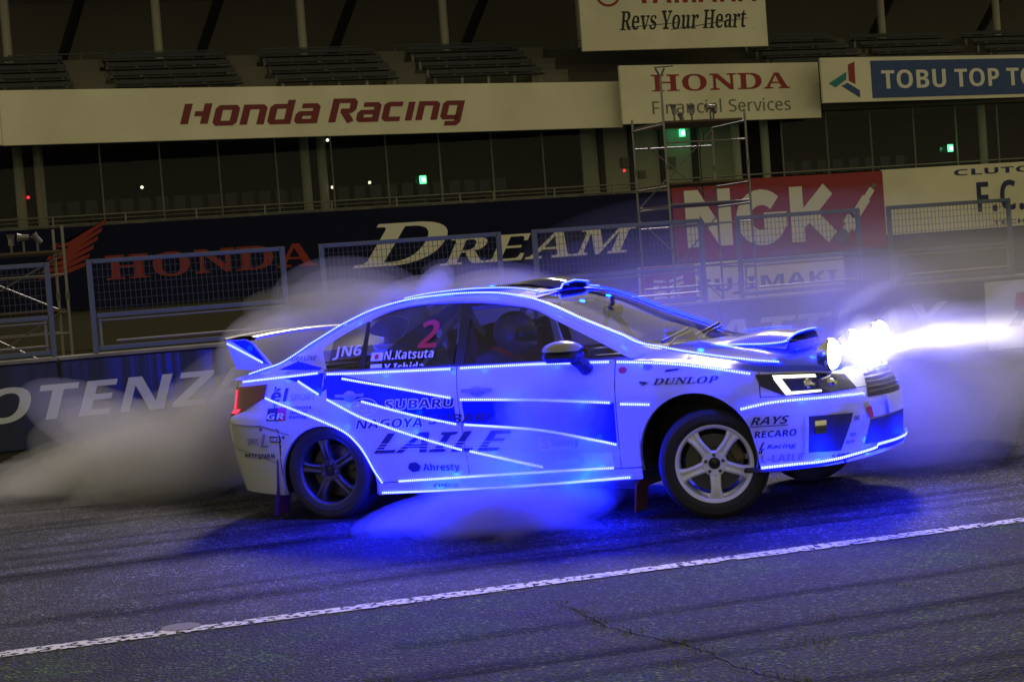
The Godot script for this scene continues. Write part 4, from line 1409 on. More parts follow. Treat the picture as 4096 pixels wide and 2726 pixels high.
# ---------------------------------------------------------------- wheel: axle along +z, outer face at z = 0
func wheel(car: Node3D, at: Vector3, turn: float, rim_m: Material, spin: float, flip := 1.0) -> Node3D:
	var w := Node3D.new()
	w.name = numbered(car, "wheel")
	car.add_child(w)
	w.position = at
	w.rotation.y = turn + (PI if flip < 0 else 0.0)
	var t := MB.new()
	t.lathe([Vector2(0.2, -0.19), Vector2(0.235, -0.215), Vector2(0.29, -0.222), Vector2(0.312, -0.205), Vector2(0.32, -0.18), Vector2(0.321, -0.11), Vector2(0.32, -0.035), Vector2(0.312, -0.012), Vector2(0.29, 0.006), Vector2(0.255, 0.008), Vector2(0.232, 0.0), Vector2(0.222, -0.008)], 64, Vector3.ZERO)
	for g in 3: t.lathe([Vector2(0.3215, -0.075 - g * 0.04), Vector2(0.3225, -0.07 - g * 0.04), Vector2(0.3225, -0.05 - g * 0.04), Vector2(0.3215, -0.045 - g * 0.04)], 64, Vector3.ZERO)
	obj("tyre", t, M.rubber, w)
	var r := MB.new()
	r.lathe([Vector2(0.196, -0.2), Vector2(0.2, -0.06), Vector2(0.206, -0.016), Vector2(0.215, -0.004), Vector2(0.226, -0.001), Vector2(0.231, -0.006), Vector2(0.231, -0.016)], 64, Vector3.ZERO)
	# five wide spokes, dished towards the hub
	for k in 5:
		var a := TAU * k / 5.0 + spin
		var b := Basis(Vector3(0, 0, 1), a)
		var P := []
		for i in 9:
			var f := i / 8.0
			var rad := lerpf(0.05, 0.206, f)
			var hw := lerpf(0.034, 0.026, f) + 0.02 * pow(absf(f - 0.35), 3.0) * 4.0
			var zz := -0.024 + 0.016 * sin(f * 2.6)
			P.append([b * Vector3(rad, -hw, zz - 0.035), b * Vector3(rad, -hw * 0.96, zz - 0.006), b * Vector3(rad, -hw * 0.7, zz), b * Vector3(rad, -hw * 0.32, zz + 0.001), b * Vector3(rad, -hw * 0.22, zz - 0.007), b * Vector3(rad, hw * 0.22, zz - 0.007), b * Vector3(rad, hw * 0.32, zz + 0.001), b * Vector3(rad, hw * 0.7, zz), b * Vector3(rad, hw * 0.96, zz - 0.006), b * Vector3(rad, hw, zz - 0.035)])
		r.grid(P, true)
	r.lathe([Vector2(0.075, -0.05), Vector2(0.074, -0.024), Vector2(0.066, -0.018), Vector2(0.036, -0.02), Vector2(0.033, -0.03)], 40, Vector3.ZERO)
	obj("rim", r, rim_m, w)
	var cap := MB.new()
	cap.lathe([Vector2(0.033, -0.03), Vector2(0.028, -0.021), Vector2(0.0, -0.019)], 24, Vector3.ZERO)
	obj("hub_cap", cap, M.black_gloss, w)
	for k in 5:
		var a := TAU * (k + 0.5) / 5.0 + spin
		var n := MB.new()
		n.lathe([Vector2(0.011, -0.024), Vector2(0.0105, -0.006), Vector2(0.006, -0.003), Vector2(0.0, -0.003)], 6, Vector3(cos(a), sin(a), 0) * 0.052)
		obj("wheel_nut", n, M.dark_metal, w)
	var d := MB.new()
	d.lathe([Vector2(0.168, -0.115), Vector2(0.168, -0.092), Vector2(0.09, -0.092), Vector2(0.085, -0.07), Vector2(0.0, -0.07)], 48, Vector3.ZERO)
	obj("brake_disc", d, M.disc, w)
	var ca := MB.new()
	ca.cbox(Vector3(0.12, 0.07, -0.1), Vector3(0.07, 0.16, 0.07), 0.012, Basis(Vector3(0, 0, 1), 0.5))
	obj("brake_caliper", ca, M.gold, w)
	return w

# ---------------------------------------------------------------- the car
func build_car() -> void:
	make_outline()
	var car := base("rally_car", Vector3(3.413, 0, -11.62), deg_to_rad(-47.824))
	tag(car, "white and blue rally saloon outlined in blue LED strips, drifting in tyre smoke", "rally car")
	var W: Material = M.white_paint
	var Bm: Material = M.blue_paint
	var K: Material = M.black_paint
	var cf := func(x): return func(_s): return x
	var low := func(s): return low_y(s)
	var top := func(s): return top_y(s)
	var seam_b := func(s): # bumper's upper seam at the rear
		return lerp_tab([[0.0, 0.66], [0.56, 0.645], [1.145, 0.62], [1.42, 0.555]], absf(s))
	var front_seam := func(s): # bumper's upper seam at the front
		var q: float = s if s <= ST else 2 * ST - s
		return lerp_tab([[4.45, 0.62], [4.62, 0.69], [4.9, 0.685], [5.4, 0.69], [5.724, 0.7]], q)
	var sill_top := func(s): return lerp_tab([[2.0, 0.236], [3.9, 0.312]], absf(s if s <= ST else 2 * ST - s)) - 0.008
	for side in [1, -1]:
		# near side as is; far side mirrored through s -> -s
		var g := func(x): return x * side
		var fl: bool = side < 0
		var rs := func(v): return lerp_tab([[0.0, 2.05], [0.2, 1.985], [0.55, 1.78], [0.78, 1.671], [1.0, 1.676]], v)
		# for the far side the range runs from larger |s| to smaller, so that faces keep their outside
		var quarter0 := func(v): return 0.5 * side
		var lowq := func(s):
			var y: float = low_y(s)
			return maxf(y, seam_b.call(s) + 0.004) if absf(s) < 1.285 else y
		if not fl:
			panel("quarter_panel", W, car, func(v): return 0.36, func(v): return rs.call(v) - 0.003, lowq, top, 150, 16)
			panel("rear_door", W, car, func(v): return rs.call(v) + 0.003, func(v): return lerpf(2.686, 2.636, v), func(s): return sill_top.call(s) + 0.006, top, 40, 18)
			panel("front_door", W, car, func(v): return lerpf(2.692, 2.642, v), func(v): return 3.722, func(s): return sill_top.call(s) + 0.006, top, 40, 18)
			panel("side_sill", W, car, func(v): return 2.02, func(v): return 3.86, func(s): return low_y(s) - 0.0, sill_top, 60, 5)
			panel("front_fender", W, car, func(v): return 3.728, func(v): return lerpf(4.45, 4.62, clampf(v * 5.0, 0, 1)), func(s): return maxf(low_y(s), sill_top.call(s) + 0.006 if s < 3.88 else 0.0), top, 110, 16)
		else:
			panel("quarter_panel", W, car, func(v): return -rs.call(v) + 0.003, func(v): return -0.36, lowq, top, 90, 12)
			panel("rear_door", W, car, func(v): return -2.64, func(v): return -rs.call(v) - 0.003, func(s): return sill_top.call(s) + 0.006, top, 20, 10)
			panel("front_door", W, car, func(v): return -3.722, func(v): return -2.646, func(s): return sill_top.call(s) + 0.006, top, 20, 10)
			panel("side_sill", W, car, func(v): return -3.86, func(v): return -2.02, low, sill_top, 30, 4)
			panel("front_fender", W, car, func(v): return -4.45, func(v): return -3.728, func(s): return maxf(low_y(s), sill_top.call(s) + 0.006 if s > -3.88 else 0.0), top, 70, 12)
	panel("rear_bumper", W, car, func(v): return -1.285, func(v): return 1.285, low, seam_b, 90, 14)
	panel("boot_panel", W, car, func(v): return -0.352, func(v): return 0.352, func(s): return seam_b.call(s) + 0.004, top, 30, 10)
	panel("front_bumper", W, car, func(v): return lerpf(4.462, 4.47, v), func(v): return 2 * ST - lerpf(4.462, 4.47, v), low, front_seam, 110, 16)
	panel("nose_panel", W, car, func(v): return 4.626, func(v): return 2 * ST - 4.626, func(s): return front_seam.call(s) + 0.004, top, 90, 8)
	# arch lips and wheel wells
	for a in ARCH:
		for side in [1, -1]:
			var P := []
			var L := []
			for i in 41:
				var th := lerpf(-0.25, PI + 0.25, i / 40.0)
				var x: float = a[0] + (a[2] - 0.001) * cos(th)
				var y: float = maxf(a[1] + (a[2] - 0.001) * sin(th), 0.16)
				var z := skin(s_at(x), y).z
				P.append([Vector3(x, y, (z + 0.003) * side), Vector3(x, y, (z - 0.03) * side)])
				L.append([Vector3(x, y, (z - 0.03) * side), Vector3(a[0] + (a[2] + 0.03) * cos(th), maxf(a[1] + (a[2] + 0.03) * sin(th), 0.16), (z - 0.06) * side), Vector3(a[0] + (a[2] + 0.03) * cos(th), maxf(a[1] + (a[2] + 0.03) * sin(th), 0.16), 0.52 * side)])
			var mb := MB.new()
			mb.grid(P, side > 0)
			obj("arch_lip", mb, W, car)
			var ml := MB.new()
			ml.grid(L, side > 0)
			var rim := []
			for i in 41: rim.append(L[i][2])
			for i in 40: ml.tri(Vector3(a[0], a[1], 0.52 * side), rim[i], rim[i + 1])
			obj("wheel_well", ml, M.black_plastic, car)
	# underbody
	var ub := MB.new()
	ub.box(Vector3(1.29, 0.2, 0), Vector3(1.75, 0.06, 1.6))
	ub.box(Vector3(-0.58, 0.24, 0), Vector3(0.5, 0.06, 1.3))
	ub.box(Vector3(3.15, 0.3, 0), Vector3(0.44, 0.05, 1.2))
	ub.box(Vector3(1.29, 0.27, 0), Vector3(3.0, 0.06, 1.02))
	obj("underbody", ub, M.black_plastic, car)
	build_deck(car)
	build_cabin(car)
	build_front(car)
	build_rear(car)
	# wheels
	wheel(car, Vector3(0.005, 0.315, 0.868), 0.0, M.rim_dark, 0.5)
	wheel(car, Vector3(2.675, 0.318, 0.875), deg_to_rad(21), M.rim_white_led_tint, -PI / 2)
	wheel(car, Vector3(0.005, 0.315, -0.868), 0.0, M.rim_dark, 0.2, -1.0)
	wheel(car, Vector3(2.675, 0.318, -0.875), deg_to_rad(21), M.rim_dark, 0.4, -1.0)  # dark rim puts the shade under the bumper into the colour
	# mud flaps
	for side in [1, -1]:
		var mf := MB.new()
		var A := [Vector3(-0.385, 0.4, 0.7 * side), Vector3(-0.375, 0.4, 0.89 * side), Vector3(-0.43, 0.03, 0.89 * side), Vector3(-0.44, 0.03, 0.7 * side)]
		mf.grid([[A[0], A[1]], [A[0].lerp(A[3], 0.5) + Vector3(0.01, 0, 0), A[1].lerp(A[2], 0.5) + Vector3(0.01, 0, 0)], [A[3], A[2]]])
		obj("mud_flap", mf, M.flap, car)
		var mg := MB.new()
		mg.cbox(Vector3(2.17, 0.13, 0.8 * side), Vector3(0.012, 0.18, 0.18), 0.003, Basis(Vector3(0, 0, 1), -0.12))
		obj("mud_flap", mg, M.flap, car)
	build_livery(car)
	build_leds(car)

func s_at(x: float) -> float:
	for i in range(1, out_p.size()):
		if out_p[i].x >= x: return lerpf(out_s[i - 1], out_s[i], (x - out_p[i - 1].x) / maxf(out_p[i].x - out_p[i - 1].x, 1e-6))
	return ST

var deck_tab := []
func edge_top(x: float) -> Vector3: # point of the shoulder line at x (front half)
	if deck_tab.is_empty():
		for i in 141:
			var s := lerpf(3.3, ST, i / 140.0)
			deck_tab.append(skin(s, top_y(s)))
	for i in range(1, deck_tab.size()):
		if deck_tab[i].x >= x:
			return deck_tab[i - 1].lerp(deck_tab[i], clampf((x - deck_tab[i - 1].x) / maxf(deck_tab[i].x - deck_tab[i - 1].x, 1e-6), 0, 1))
	return deck_tab[deck_tab.size() - 1]

func hood_y(x: float, w: float) -> float: # w = z over half width
	var e := edge_top(x)
	var yh := lerp_tab([[2.1, 1.02], [2.2, 1.012], [2.35, 0.98], [2.49, 0.944], [2.7, 0.897], [2.9, 0.856], [3.04, 0.832], [3.2, 0.818], [3.33, 0.803], [3.44, 0.786]], x)
	var cr := lerp_tab([[2.1, 0.0], [2.3, 0.018], [2.5, 0.042], [2.8, 0.08], [3.0, 0.094], [3.2, 0.06], [3.35, 0.02], [3.44, 0.0]], x)
	var aw := absf(w)
	return e.y + (maxf(yh, e.y) - e.y) * sm(0.0, 1.0, (1.0 - aw) / 0.17) + cr * (1.0 - pow(aw, 2.5))

func build_deck(car: Node3D) -> void:
	var xm: float = edge_top(9.0).x - 0.003
	for seg in 5:
		var w0: float = [-1.0, -0.853, 0.857, -1.0, 0.857][seg]
		var w1: float = [-0.857, 0.853, 1.0, -0.857, 1.0][seg]
		var P := []
		for i in 49:
			var t := i / 48.0
			var x: float = xm - (xm - [2.52, 2.33, 2.52, 0.0, 0.0][seg]) * (1.0 - t) * (1.0 - t)
			if seg > 2: x = lerpf(2.16, 2.52, t)
			var e := edge_top(x)
			var row := []
			var nc: int = [6, 28, 6, 6, 6][seg]
			for j in nc + 1:
				var w := lerpf(w0, w1, float(j) / nc)
				row.append(Vector3(x, hood_y(x, w), w * e.z))
			P.append(row)
		var mb := MB.new()
		mb.grid(P, false)
		obj("bonnet" if seg == 1 else "fender_top", mb, M.blue_paint if seg < 3 else M.white_paint, car)
	# cowl with wipers at the foot of the windscreen
	var P2 := []
	for i in 5:
		var row := []
		for j in 21:
			var w := j / 10.0 - 1.0
			row.append(Vector3(lerpf(2.24, 2.345, i / 4.0) + 0.11 * (1 - w * w) * (1.0 - i / 4.0), lerpf(0.995, 0.972, i / 4.0) + 0.012 * (1 - w * w), w * 0.72))
		P2.append(row)
	var cw := MB.new()
	cw.grid(P2)
	obj("cowl", cw, M.black_plastic, car)
	for k in 2:
		var wp := MB.new()
		var z0: float = [0.5, -0.05][k]
		wp.tube([Vector3(2.3, 1.0, z0), Vector3(2.26, 1.03, z0 - 0.2), Vector3(2.24, 1.05, z0 - 0.5)], 0.008, 6)
		wp.bar(Vector3(2.27, 1.022, z0 + 0.05), Vector3(2.21, 1.07, z0 - 0.55), 0.008, 0.02)
		obj("wiper", wp, M.black_plastic, car)
	# scoop: raised hump with a mouth at the front
	var S := []
	for i in 13:
		var t := i / 12.0
		var x := lerpf(2.4, 3.0, t)
		var row := []
		var h := 0.082 * sm(0.0, 0.8, t)
		for j in 17:
			var w := j / 8.0 - 1.0
			var hw := lerpf(0.27, 0.33, t)
			var prof := 1.0 - pow(absf(w), 5.0)
			row.append(Vector3(x - 0.03 * w * w * t, hood_y(x, 0.3 * absf(w)) + 0.002 + h * prof + 0.004 * (1 - absf(w)), w * hw))
		S.append(row)
	var sc := MB.new()
	sc.grid(S)
	var lip: Array = S[12]
	var mo := MB.new()
	var scoop := obj("bonnet_scoop", sc, M.silver_paint, car)
	var roof := []
	var back := []
	for p in lip:
		var fl_y := hood_y(p.x, 0.2) + 0.036
		roof.append(Vector3(p.x - 0.002, maxf(p.y - 0.006, fl_y), p.z * 0.98)); back.append(Vector3(p.x - 0.14, maxf(p.y - 0.03, fl_y), p.z * 0.95))
	mo.grid([back, roof])
	obj("scoop_mouth", mo, M.black_plastic, scoop)
	var lipm := MB.new()
	var l0 := []
	var l1 := []
	for p in lip:
		var hy := hood_y(p.x, p.z / edge_top(p.x).z)
		l0.append(Vector3(p.x + 0.012, hy - 0.004, p.z)); l1.append(Vector3(p.x, minf(hy + 0.034, p.y), p.z))
	lipm.grid([l0, l1], true)
	obj("scoop_lip", lipm, M.blue_paint, scoop)
	# boot lid
	var D := []
	for i in 15:
		var x := lerpf(-0.93, -0.3, i / 14.0)
		var e := skin(s_at(x), top_y(s_at(x)))
		var row := []
		for j in 21:
			var w := j / 10.0 - 1.0
			row.append(Vector3(x, e.y + 0.05 * (1 - pow(absf(w), 6.0)) * sm(-0.95, -0.7, x), w * e.z))
		D.append(row)
	var bl := MB.new()
	bl.grid(D)
	obj("boot_lid", bl, M.white_paint, car)

func edge3() -> Array: return smooth_line(vv(EDGE), 5)
func dlo3() -> Array:
	var o := []
	for q in smooth_line(vv(DLO), 5): o.append(Vector3(q.x, q.y, gh_z(q.y)))
	return o

func build_cabin(car: Node3D) -> void:
	var E := edge3()
	var D := dlo3()
	for side in [1, -1]:
		var P := []
		for i in 91:
			var t := i / 90.0
			var a: Vector3 = poly_at(D, pow(t, 0.93))
			var b: Vector3 = poly_at(E, t)
			var row := []
			for j in 7:
				var f := j / 6.0
				var q := a.lerp(b, f) + Vector3(0, 0, 0.012 * sin(f * PI))
				row.append(Vector3(q.x, q.y, q.z * side))
			P.append(row)
		var mb := MB.new()
		mb.grid(P, side > 0)
		obj("cabin_frame", mb, M.white_paint, car)
		# shoulder behind the door and the belt strip under the glass
		var q0 := []
		var q1 := []
		for i in 31:
			var s := lerpf(0.88, 1.66, i / 30.0)
			var p := skin(s, top_y(s))
			q0.append(Vector3(p.x, p.y, p.z * side))
			var c := Vector3(-0.655, 0.95, 0.72).lerp(Vector3(0.016, 0.976, gh_z(0.976)), clampf((p.x + 0.655) / 0.671, 0, 1))
			q1.append(Vector3(c.x, c.y, c.z * side))
		var sh := MB.new()
		sh.grid([q0, q1], side < 0)
		obj("shoulder", sh, M.white_paint, car)
		q0 = []; q1 = []
		for i in 41:
			var s := lerpf(1.655, 3.84, i / 40.0)
			var p := skin(s, top_y(s))
			q0.append(Vector3(p.x, p.y, p.z * side))
			var yy := lerp_tab([[0.016, 0.978], [0.2, 0.965], [2.1, 0.962], [2.19, 0.95]], p.x)
			q1.append(Vector3(p.x, yy, (gh_z(yy) - 0.004) * side))
		var be := MB.new()
		be.grid([q0, q1], side < 0)
		obj("belt_trim", be, M.black_plastic, car)
		# door glass
		var topy := []
		for q in D:
			if topy.is_empty() or q.x > topy[topy.size() - 1][0] + 0.001: topy.append([q.x, q.y])
		for g in [["quarter_window", -0.03, 0.262], ["rear_window_pane", 0.29, 0.955], ["front_window_pane", 1.03, 2.183]]:
			var rows := []
			for i in 9:
				var row := []
				for j in 33:
					var x: float = lerpf(g[1], g[2], j / 32.0)
					var ty := lerp_tab(topy, x)
					var by := lerp_tab([[-0.03, 1.06], [0.016, 0.972], [0.2, 0.96], [2.1, 0.955], [2.19, 0.945]], x)
					var y := lerpf(by, maxf(ty, by + 0.001), i / 8.0)
					row.append(Vector3(x, y, (gh_z(y) - 0.008) * side))
				rows.append(row)
			var gm := MB.new()
			gm.grid(rows, side < 0)
			obj(g[0], gm, M.glass_tint if g[0] == "front_window_pane" and side > 0 else M.glass_dark, car)
		for b in [[0.262, 0.29, 0.262, 0.31], [0.955, 1.03, 0.972, 1.035]]:
			var bm := MB.new()
			var rows := []
			for i in 7:
				var y := lerpf(0.955, lerp_tab(topy, (b[0] + b[1]) * 0.5) - 0.004, i / 6.0)
				rows.append([Vector3(lerpf(b[2], b[0], i / 6.0), y, (gh_z(y) - 0.003) * side), Vector3(lerpf(b[3], b[1], i / 6.0), y, (gh_z(y) - 0.003) * side)])
			bm.grid(rows, side < 0)
			obj("window_pillar", bm, M.black_gloss, car)
	# roof, windscreen and rear window between the two edges
	var fr := func(t0: float, t1: float, w0: float, w1: float, called: String, m: Material, nt: int, nw: int, drop: float):
		var P := []
		for i in nt + 1:
			var t := lerpf(t0, t1, float(i) / nt)
			var a: Vector3 = poly_at(E, t)
			var bow := lerp_tab([[0.0, -0.02], [0.2, -0.09], [0.36, -0.03], [0.5, 0.0], [0.72, 0.02], [1.0, 0.13]], t)
			var cr := lerp_tab([[0.0, 0.01], [0.2, 0.02], [0.36, 0.04], [0.6, 0.042], [0.75, 0.035], [1.0, 0.01]], t)
			var row := []
			for j in nw + 1:
				var w := lerpf(w0, w1, float(j) / nw)
				row.append(Vector3(a.x + bow * (1 - w * w), a.y + cr * (1 - w * w) - drop, a.z * w))
			P.append(row)
		var mb := MB.new()
		mb.grid(P, false)
		obj(called, mb, m, car)
	var tr := 0.36
	var tw := 0.655
	fr.call(tr, tw, -1.0, 1.0, "roof_panel", M.black_paint, 30, 24, 0.0)
	fr.call(tw, 1.0, -0.93, 0.93, "windscreen", M.glass_clear, 24, 20, 0.004)
	fr.call(tw, 1.0, 0.925, 1.0, "windscreen_pillar", M.white_paint, 24, 2, 0.0)
	fr.call(tw, 1.0, -1.0, -0.925, "windscreen_pillar", M.white_paint, 24, 2, 0.0)
	fr.call(0.12, tr, -0.9, 0.9, "rear_screen", M.glass_dark, 14, 16, 0.004)
	fr.call(0.0, tr, 0.895, 1.0, "rear_pillar", M.white_paint, 20, 2, 0.0)
	fr.call(0.0, tr, -1.0, -0.895, "rear_pillar", M.white_paint, 20, 2, 0.0)
	# black sun band on top of the windscreen
	fr.call(tw, tw + 0.045, -0.93, 0.93, "sun_band", M.black_plastic, 4, 20, -0.0015)
	# roof vent
	var rv := MB.new()
	var R := []
	for i in 9:
		var t := i / 8.0
		var row := []
		for j in 13:
			var w := j / 6.0 - 1.0
			row.append(Vector3(lerpf(1.02, 1.455, t), lerpf(1.432, 1.372, t * t * 0.9) + 0.004 + 0.052 * sm(0, 0.8, t) * (1 - pow(absf(w), 6.0)), w * 0.2))
		R.append(row)
	rv.grid(R)
	var vent := obj("roof_vent", rv, M.black_paint, car)
	var vm := MB.new()
	var f0 := []
	var f1 := []
	for p in R[8]: f0.append(p + Vector3(-0.002, -0.004, 0)); f1.append(p + Vector3(-0.12, -0.012, 0))
	vm.grid([f1, f0])
	obj("vent_mouth", vm, M.black_plastic, vent)
	var an := MB.new()
	an.cbox(Vector3(0.18, 1.365, 0.1), Vector3(0.12, 0.05, 0.03), 0.01)
	obj("roof_fin", an, M.white_paint, car)
	# interior
	var fl := MB.new()
	fl.box(Vector3(0.95, 0.31, 0), Vector3(2.4, 0.02, 1.5))
	fl.box(Vector3(-0.12, 0.65, 0), Vector3(0.03, 0.62, 1.36))
	fl.box(Vector3(2.18, 0.6, 0), Vector3(0.03, 0.6, 1.4))
	obj("cabin_floor", fl, M.black_plastic, car)
	var da := MB.new()
	da.cbox(Vector3(2.0, 0.86, 0), Vector3(0.36, 0.22, 1.44), 0.05)
	da.cbox(Vector3(1.86, 0.955, 0.38), Vector3(0.2, 0.1, 0.42), 0.04)
	obj("dashboard", da, M.black_plastic, car)
	for side in [1, -1]:
		var se := MB.new()
		se.cbox(Vector3(0.95, 0.72, 0.38 * side), Vector3(0.14, 0.78, 0.5), 0.05, Basis(Vector3(0, 0, 1), 0.28))
		se.cbox(Vector3(1.2, 0.42, 0.38 * side), Vector3(0.52, 0.14, 0.5), 0.05)
		se.cbox(Vector3(0.9, 1.08, (0.38 + 0.17) * side), Vector3(0.2, 0.2, 0.05), 0.02, Basis(Vector3(0, 0, 1), 0.2))
		se.cbox(Vector3(0.9, 1.08, (0.38 - 0.17) * side), Vector3(0.2, 0.2, 0.05), 0.02, Basis(Vector3(0, 0, 1), 0.2))
		obj("bucket_seat", se, M.seat, car)
	var cage := [[[0.86, 0.35, 0.6], [0.88, 0.95, 0.6], [0.9, 1.3, 0.5], [0.9, 1.36, 0.38], [0.9, 1.36, -0.38], [0.9, 1.3, -0.5], [0.88, 0.95, -0.6], [0.86, 0.35, -0.6]], [[0.9, 1.3, 0.5], [1.35, 1.3, 0.51], [1.75, 1.15, 0.59], [2.05, 1.0, 0.64], [2.05, 0.4, 0.66]], [[0.9, 1.3, -0.5], [1.35, 1.3, -0.51], [1.75, 1.15, -0.59], [2.05, 1.0, -0.64], [2.05, 0.4, -0.66]], [[0.88, 1.3, 0.48], [0.2, 0.6, 0.42]], [[0.88, 1.3, -0.48], [0.2, 0.6, -0.42]], [[0.88, 1.32, 0.45], [0.88, 0.4, -0.58]], [[1.4, 1.31, 0.42], [1.4, 1.31, -0.42]]]
	for c in cage:
		var cg := MB.new()
		cg.tube(smooth_line(vv(c), 4) if c.size() > 2 else vv(c), 0.02, 8)
		obj("roll_cage_tube", cg, M.white_paint, car)
	var sw := MB.new()
	var ring := []
	var sb := Basis(Vector3(0, 0, 1), 0.35)
	for i in 28: ring.append(Vector3(1.66, 0.87, 0.38) + sb * Vector3(0, 0.17 * cos(TAU * i / 28.0), 0.17 * sin(TAU * i / 28.0)))
	sw.tube(ring, 0.016, 8, true)
	sw.bar(Vector3(1.66, 0.87, 0.38), Vector3(1.9, 0.82, 0.38), 0.05, 0.05)
	for i in 3: sw.bar(Vector3(1.66, 0.87, 0.38), ring[[4, 14, 24][i]], 0.03, 0.012)
	obj("steering_wheel", sw, M.black_plastic, car)
	# rear view mirror and its stalk at the windscreen
	var rm := MB.new()
	rm.cbox(Vector3(1.74, 1.22, 0.05), Vector3(0.04, 0.07, 0.26), 0.015)
	rm.bar(Vector3(1.74, 1.24, 0.05), Vector3(1.74, 1.31, 0.05), 0.02, 0.02)
	obj("cabin_mirror", rm, M.black_plastic, car)
	var st := MB.new()
	st.tube(vv([[1.78, 1.235, 0.2], [1.86, 1.14, 0.2], [1.95, 1.0, 0.2]]), 0.022, 8)
	st.tube(vv([[1.78, 1.23, 0.2], [1.735, 1.12, 0.2]]), 0.018, 8)
	obj("camera_bracket", st, M.black_plastic, car)
	# door mirrors
	for side in [1, -1]:
		var m := Node3D.new()
		m.name = numbered(car, "door_mirror")
		car.add_child(m)
		var cap := MB.new()
		var P := []
		for i in 15:
			var t := i / 14.0
			var row := []
			for j in 17:
				var a := PI * j / 16.0
				var rx := 0.125 * pow(sin(PI * clampf(t, 0.02, 0.98)), 0.45)
				row.append(Vector3(1.8 + (t - 0.5) * 0.25, 1.02 + 0.062 * pow(sin(PI * clampf(t * 0.92 + 0.06, 0.0, 1.0)), 0.45) * sin(a), (0.96 - 0.1 * cos(a) * pow(sin(PI * clampf(t, 0.02, 0.98)), 0.4)) * side))
			P.append(row)
		cap.grid(P, side > 0)
		obj("mirror_cap", cap, M.silver_paint, m)
		var lo := MB.new()
		lo.cbox(Vector3(1.8, 0.99, 0.96 * side), Vector3(0.225, 0.075, 0.17), 0.028)
		lo.tube(vv([[1.86, 0.97, 0.93 * side], [1.89, 0.93, 0.89 * side], [1.9, 0.895, 0.855 * side]]), 0.042, 12)
		obj("mirror_base", lo, M.black_plastic, m)
	# door handles
	for side in [1, -1]:
		for s in [1.877, 2.794]:
			var h := MB.new()
			var pp := []
			for i in 9:
				var q := skin(s + (i / 8.0 - 0.5) * 0.2, 0.803, 0.012 + 0.014 * sin(PI * i / 8.0))
				pp.append(Vector3(q.x, q.y, q.z * side))
			for i in 8: h.bar(pp[i], pp[i + 1] + (pp[i + 1] - pp[i]) * 0.05, 0.026, 0.02)
			h.ball(Vector3(pp[4].x, 0.797, pp[4].z - 0.012 * side), Vector3(0.05, 0.036, 0.016), 8)
			obj("door_handle", h, M.silver_paint, car)

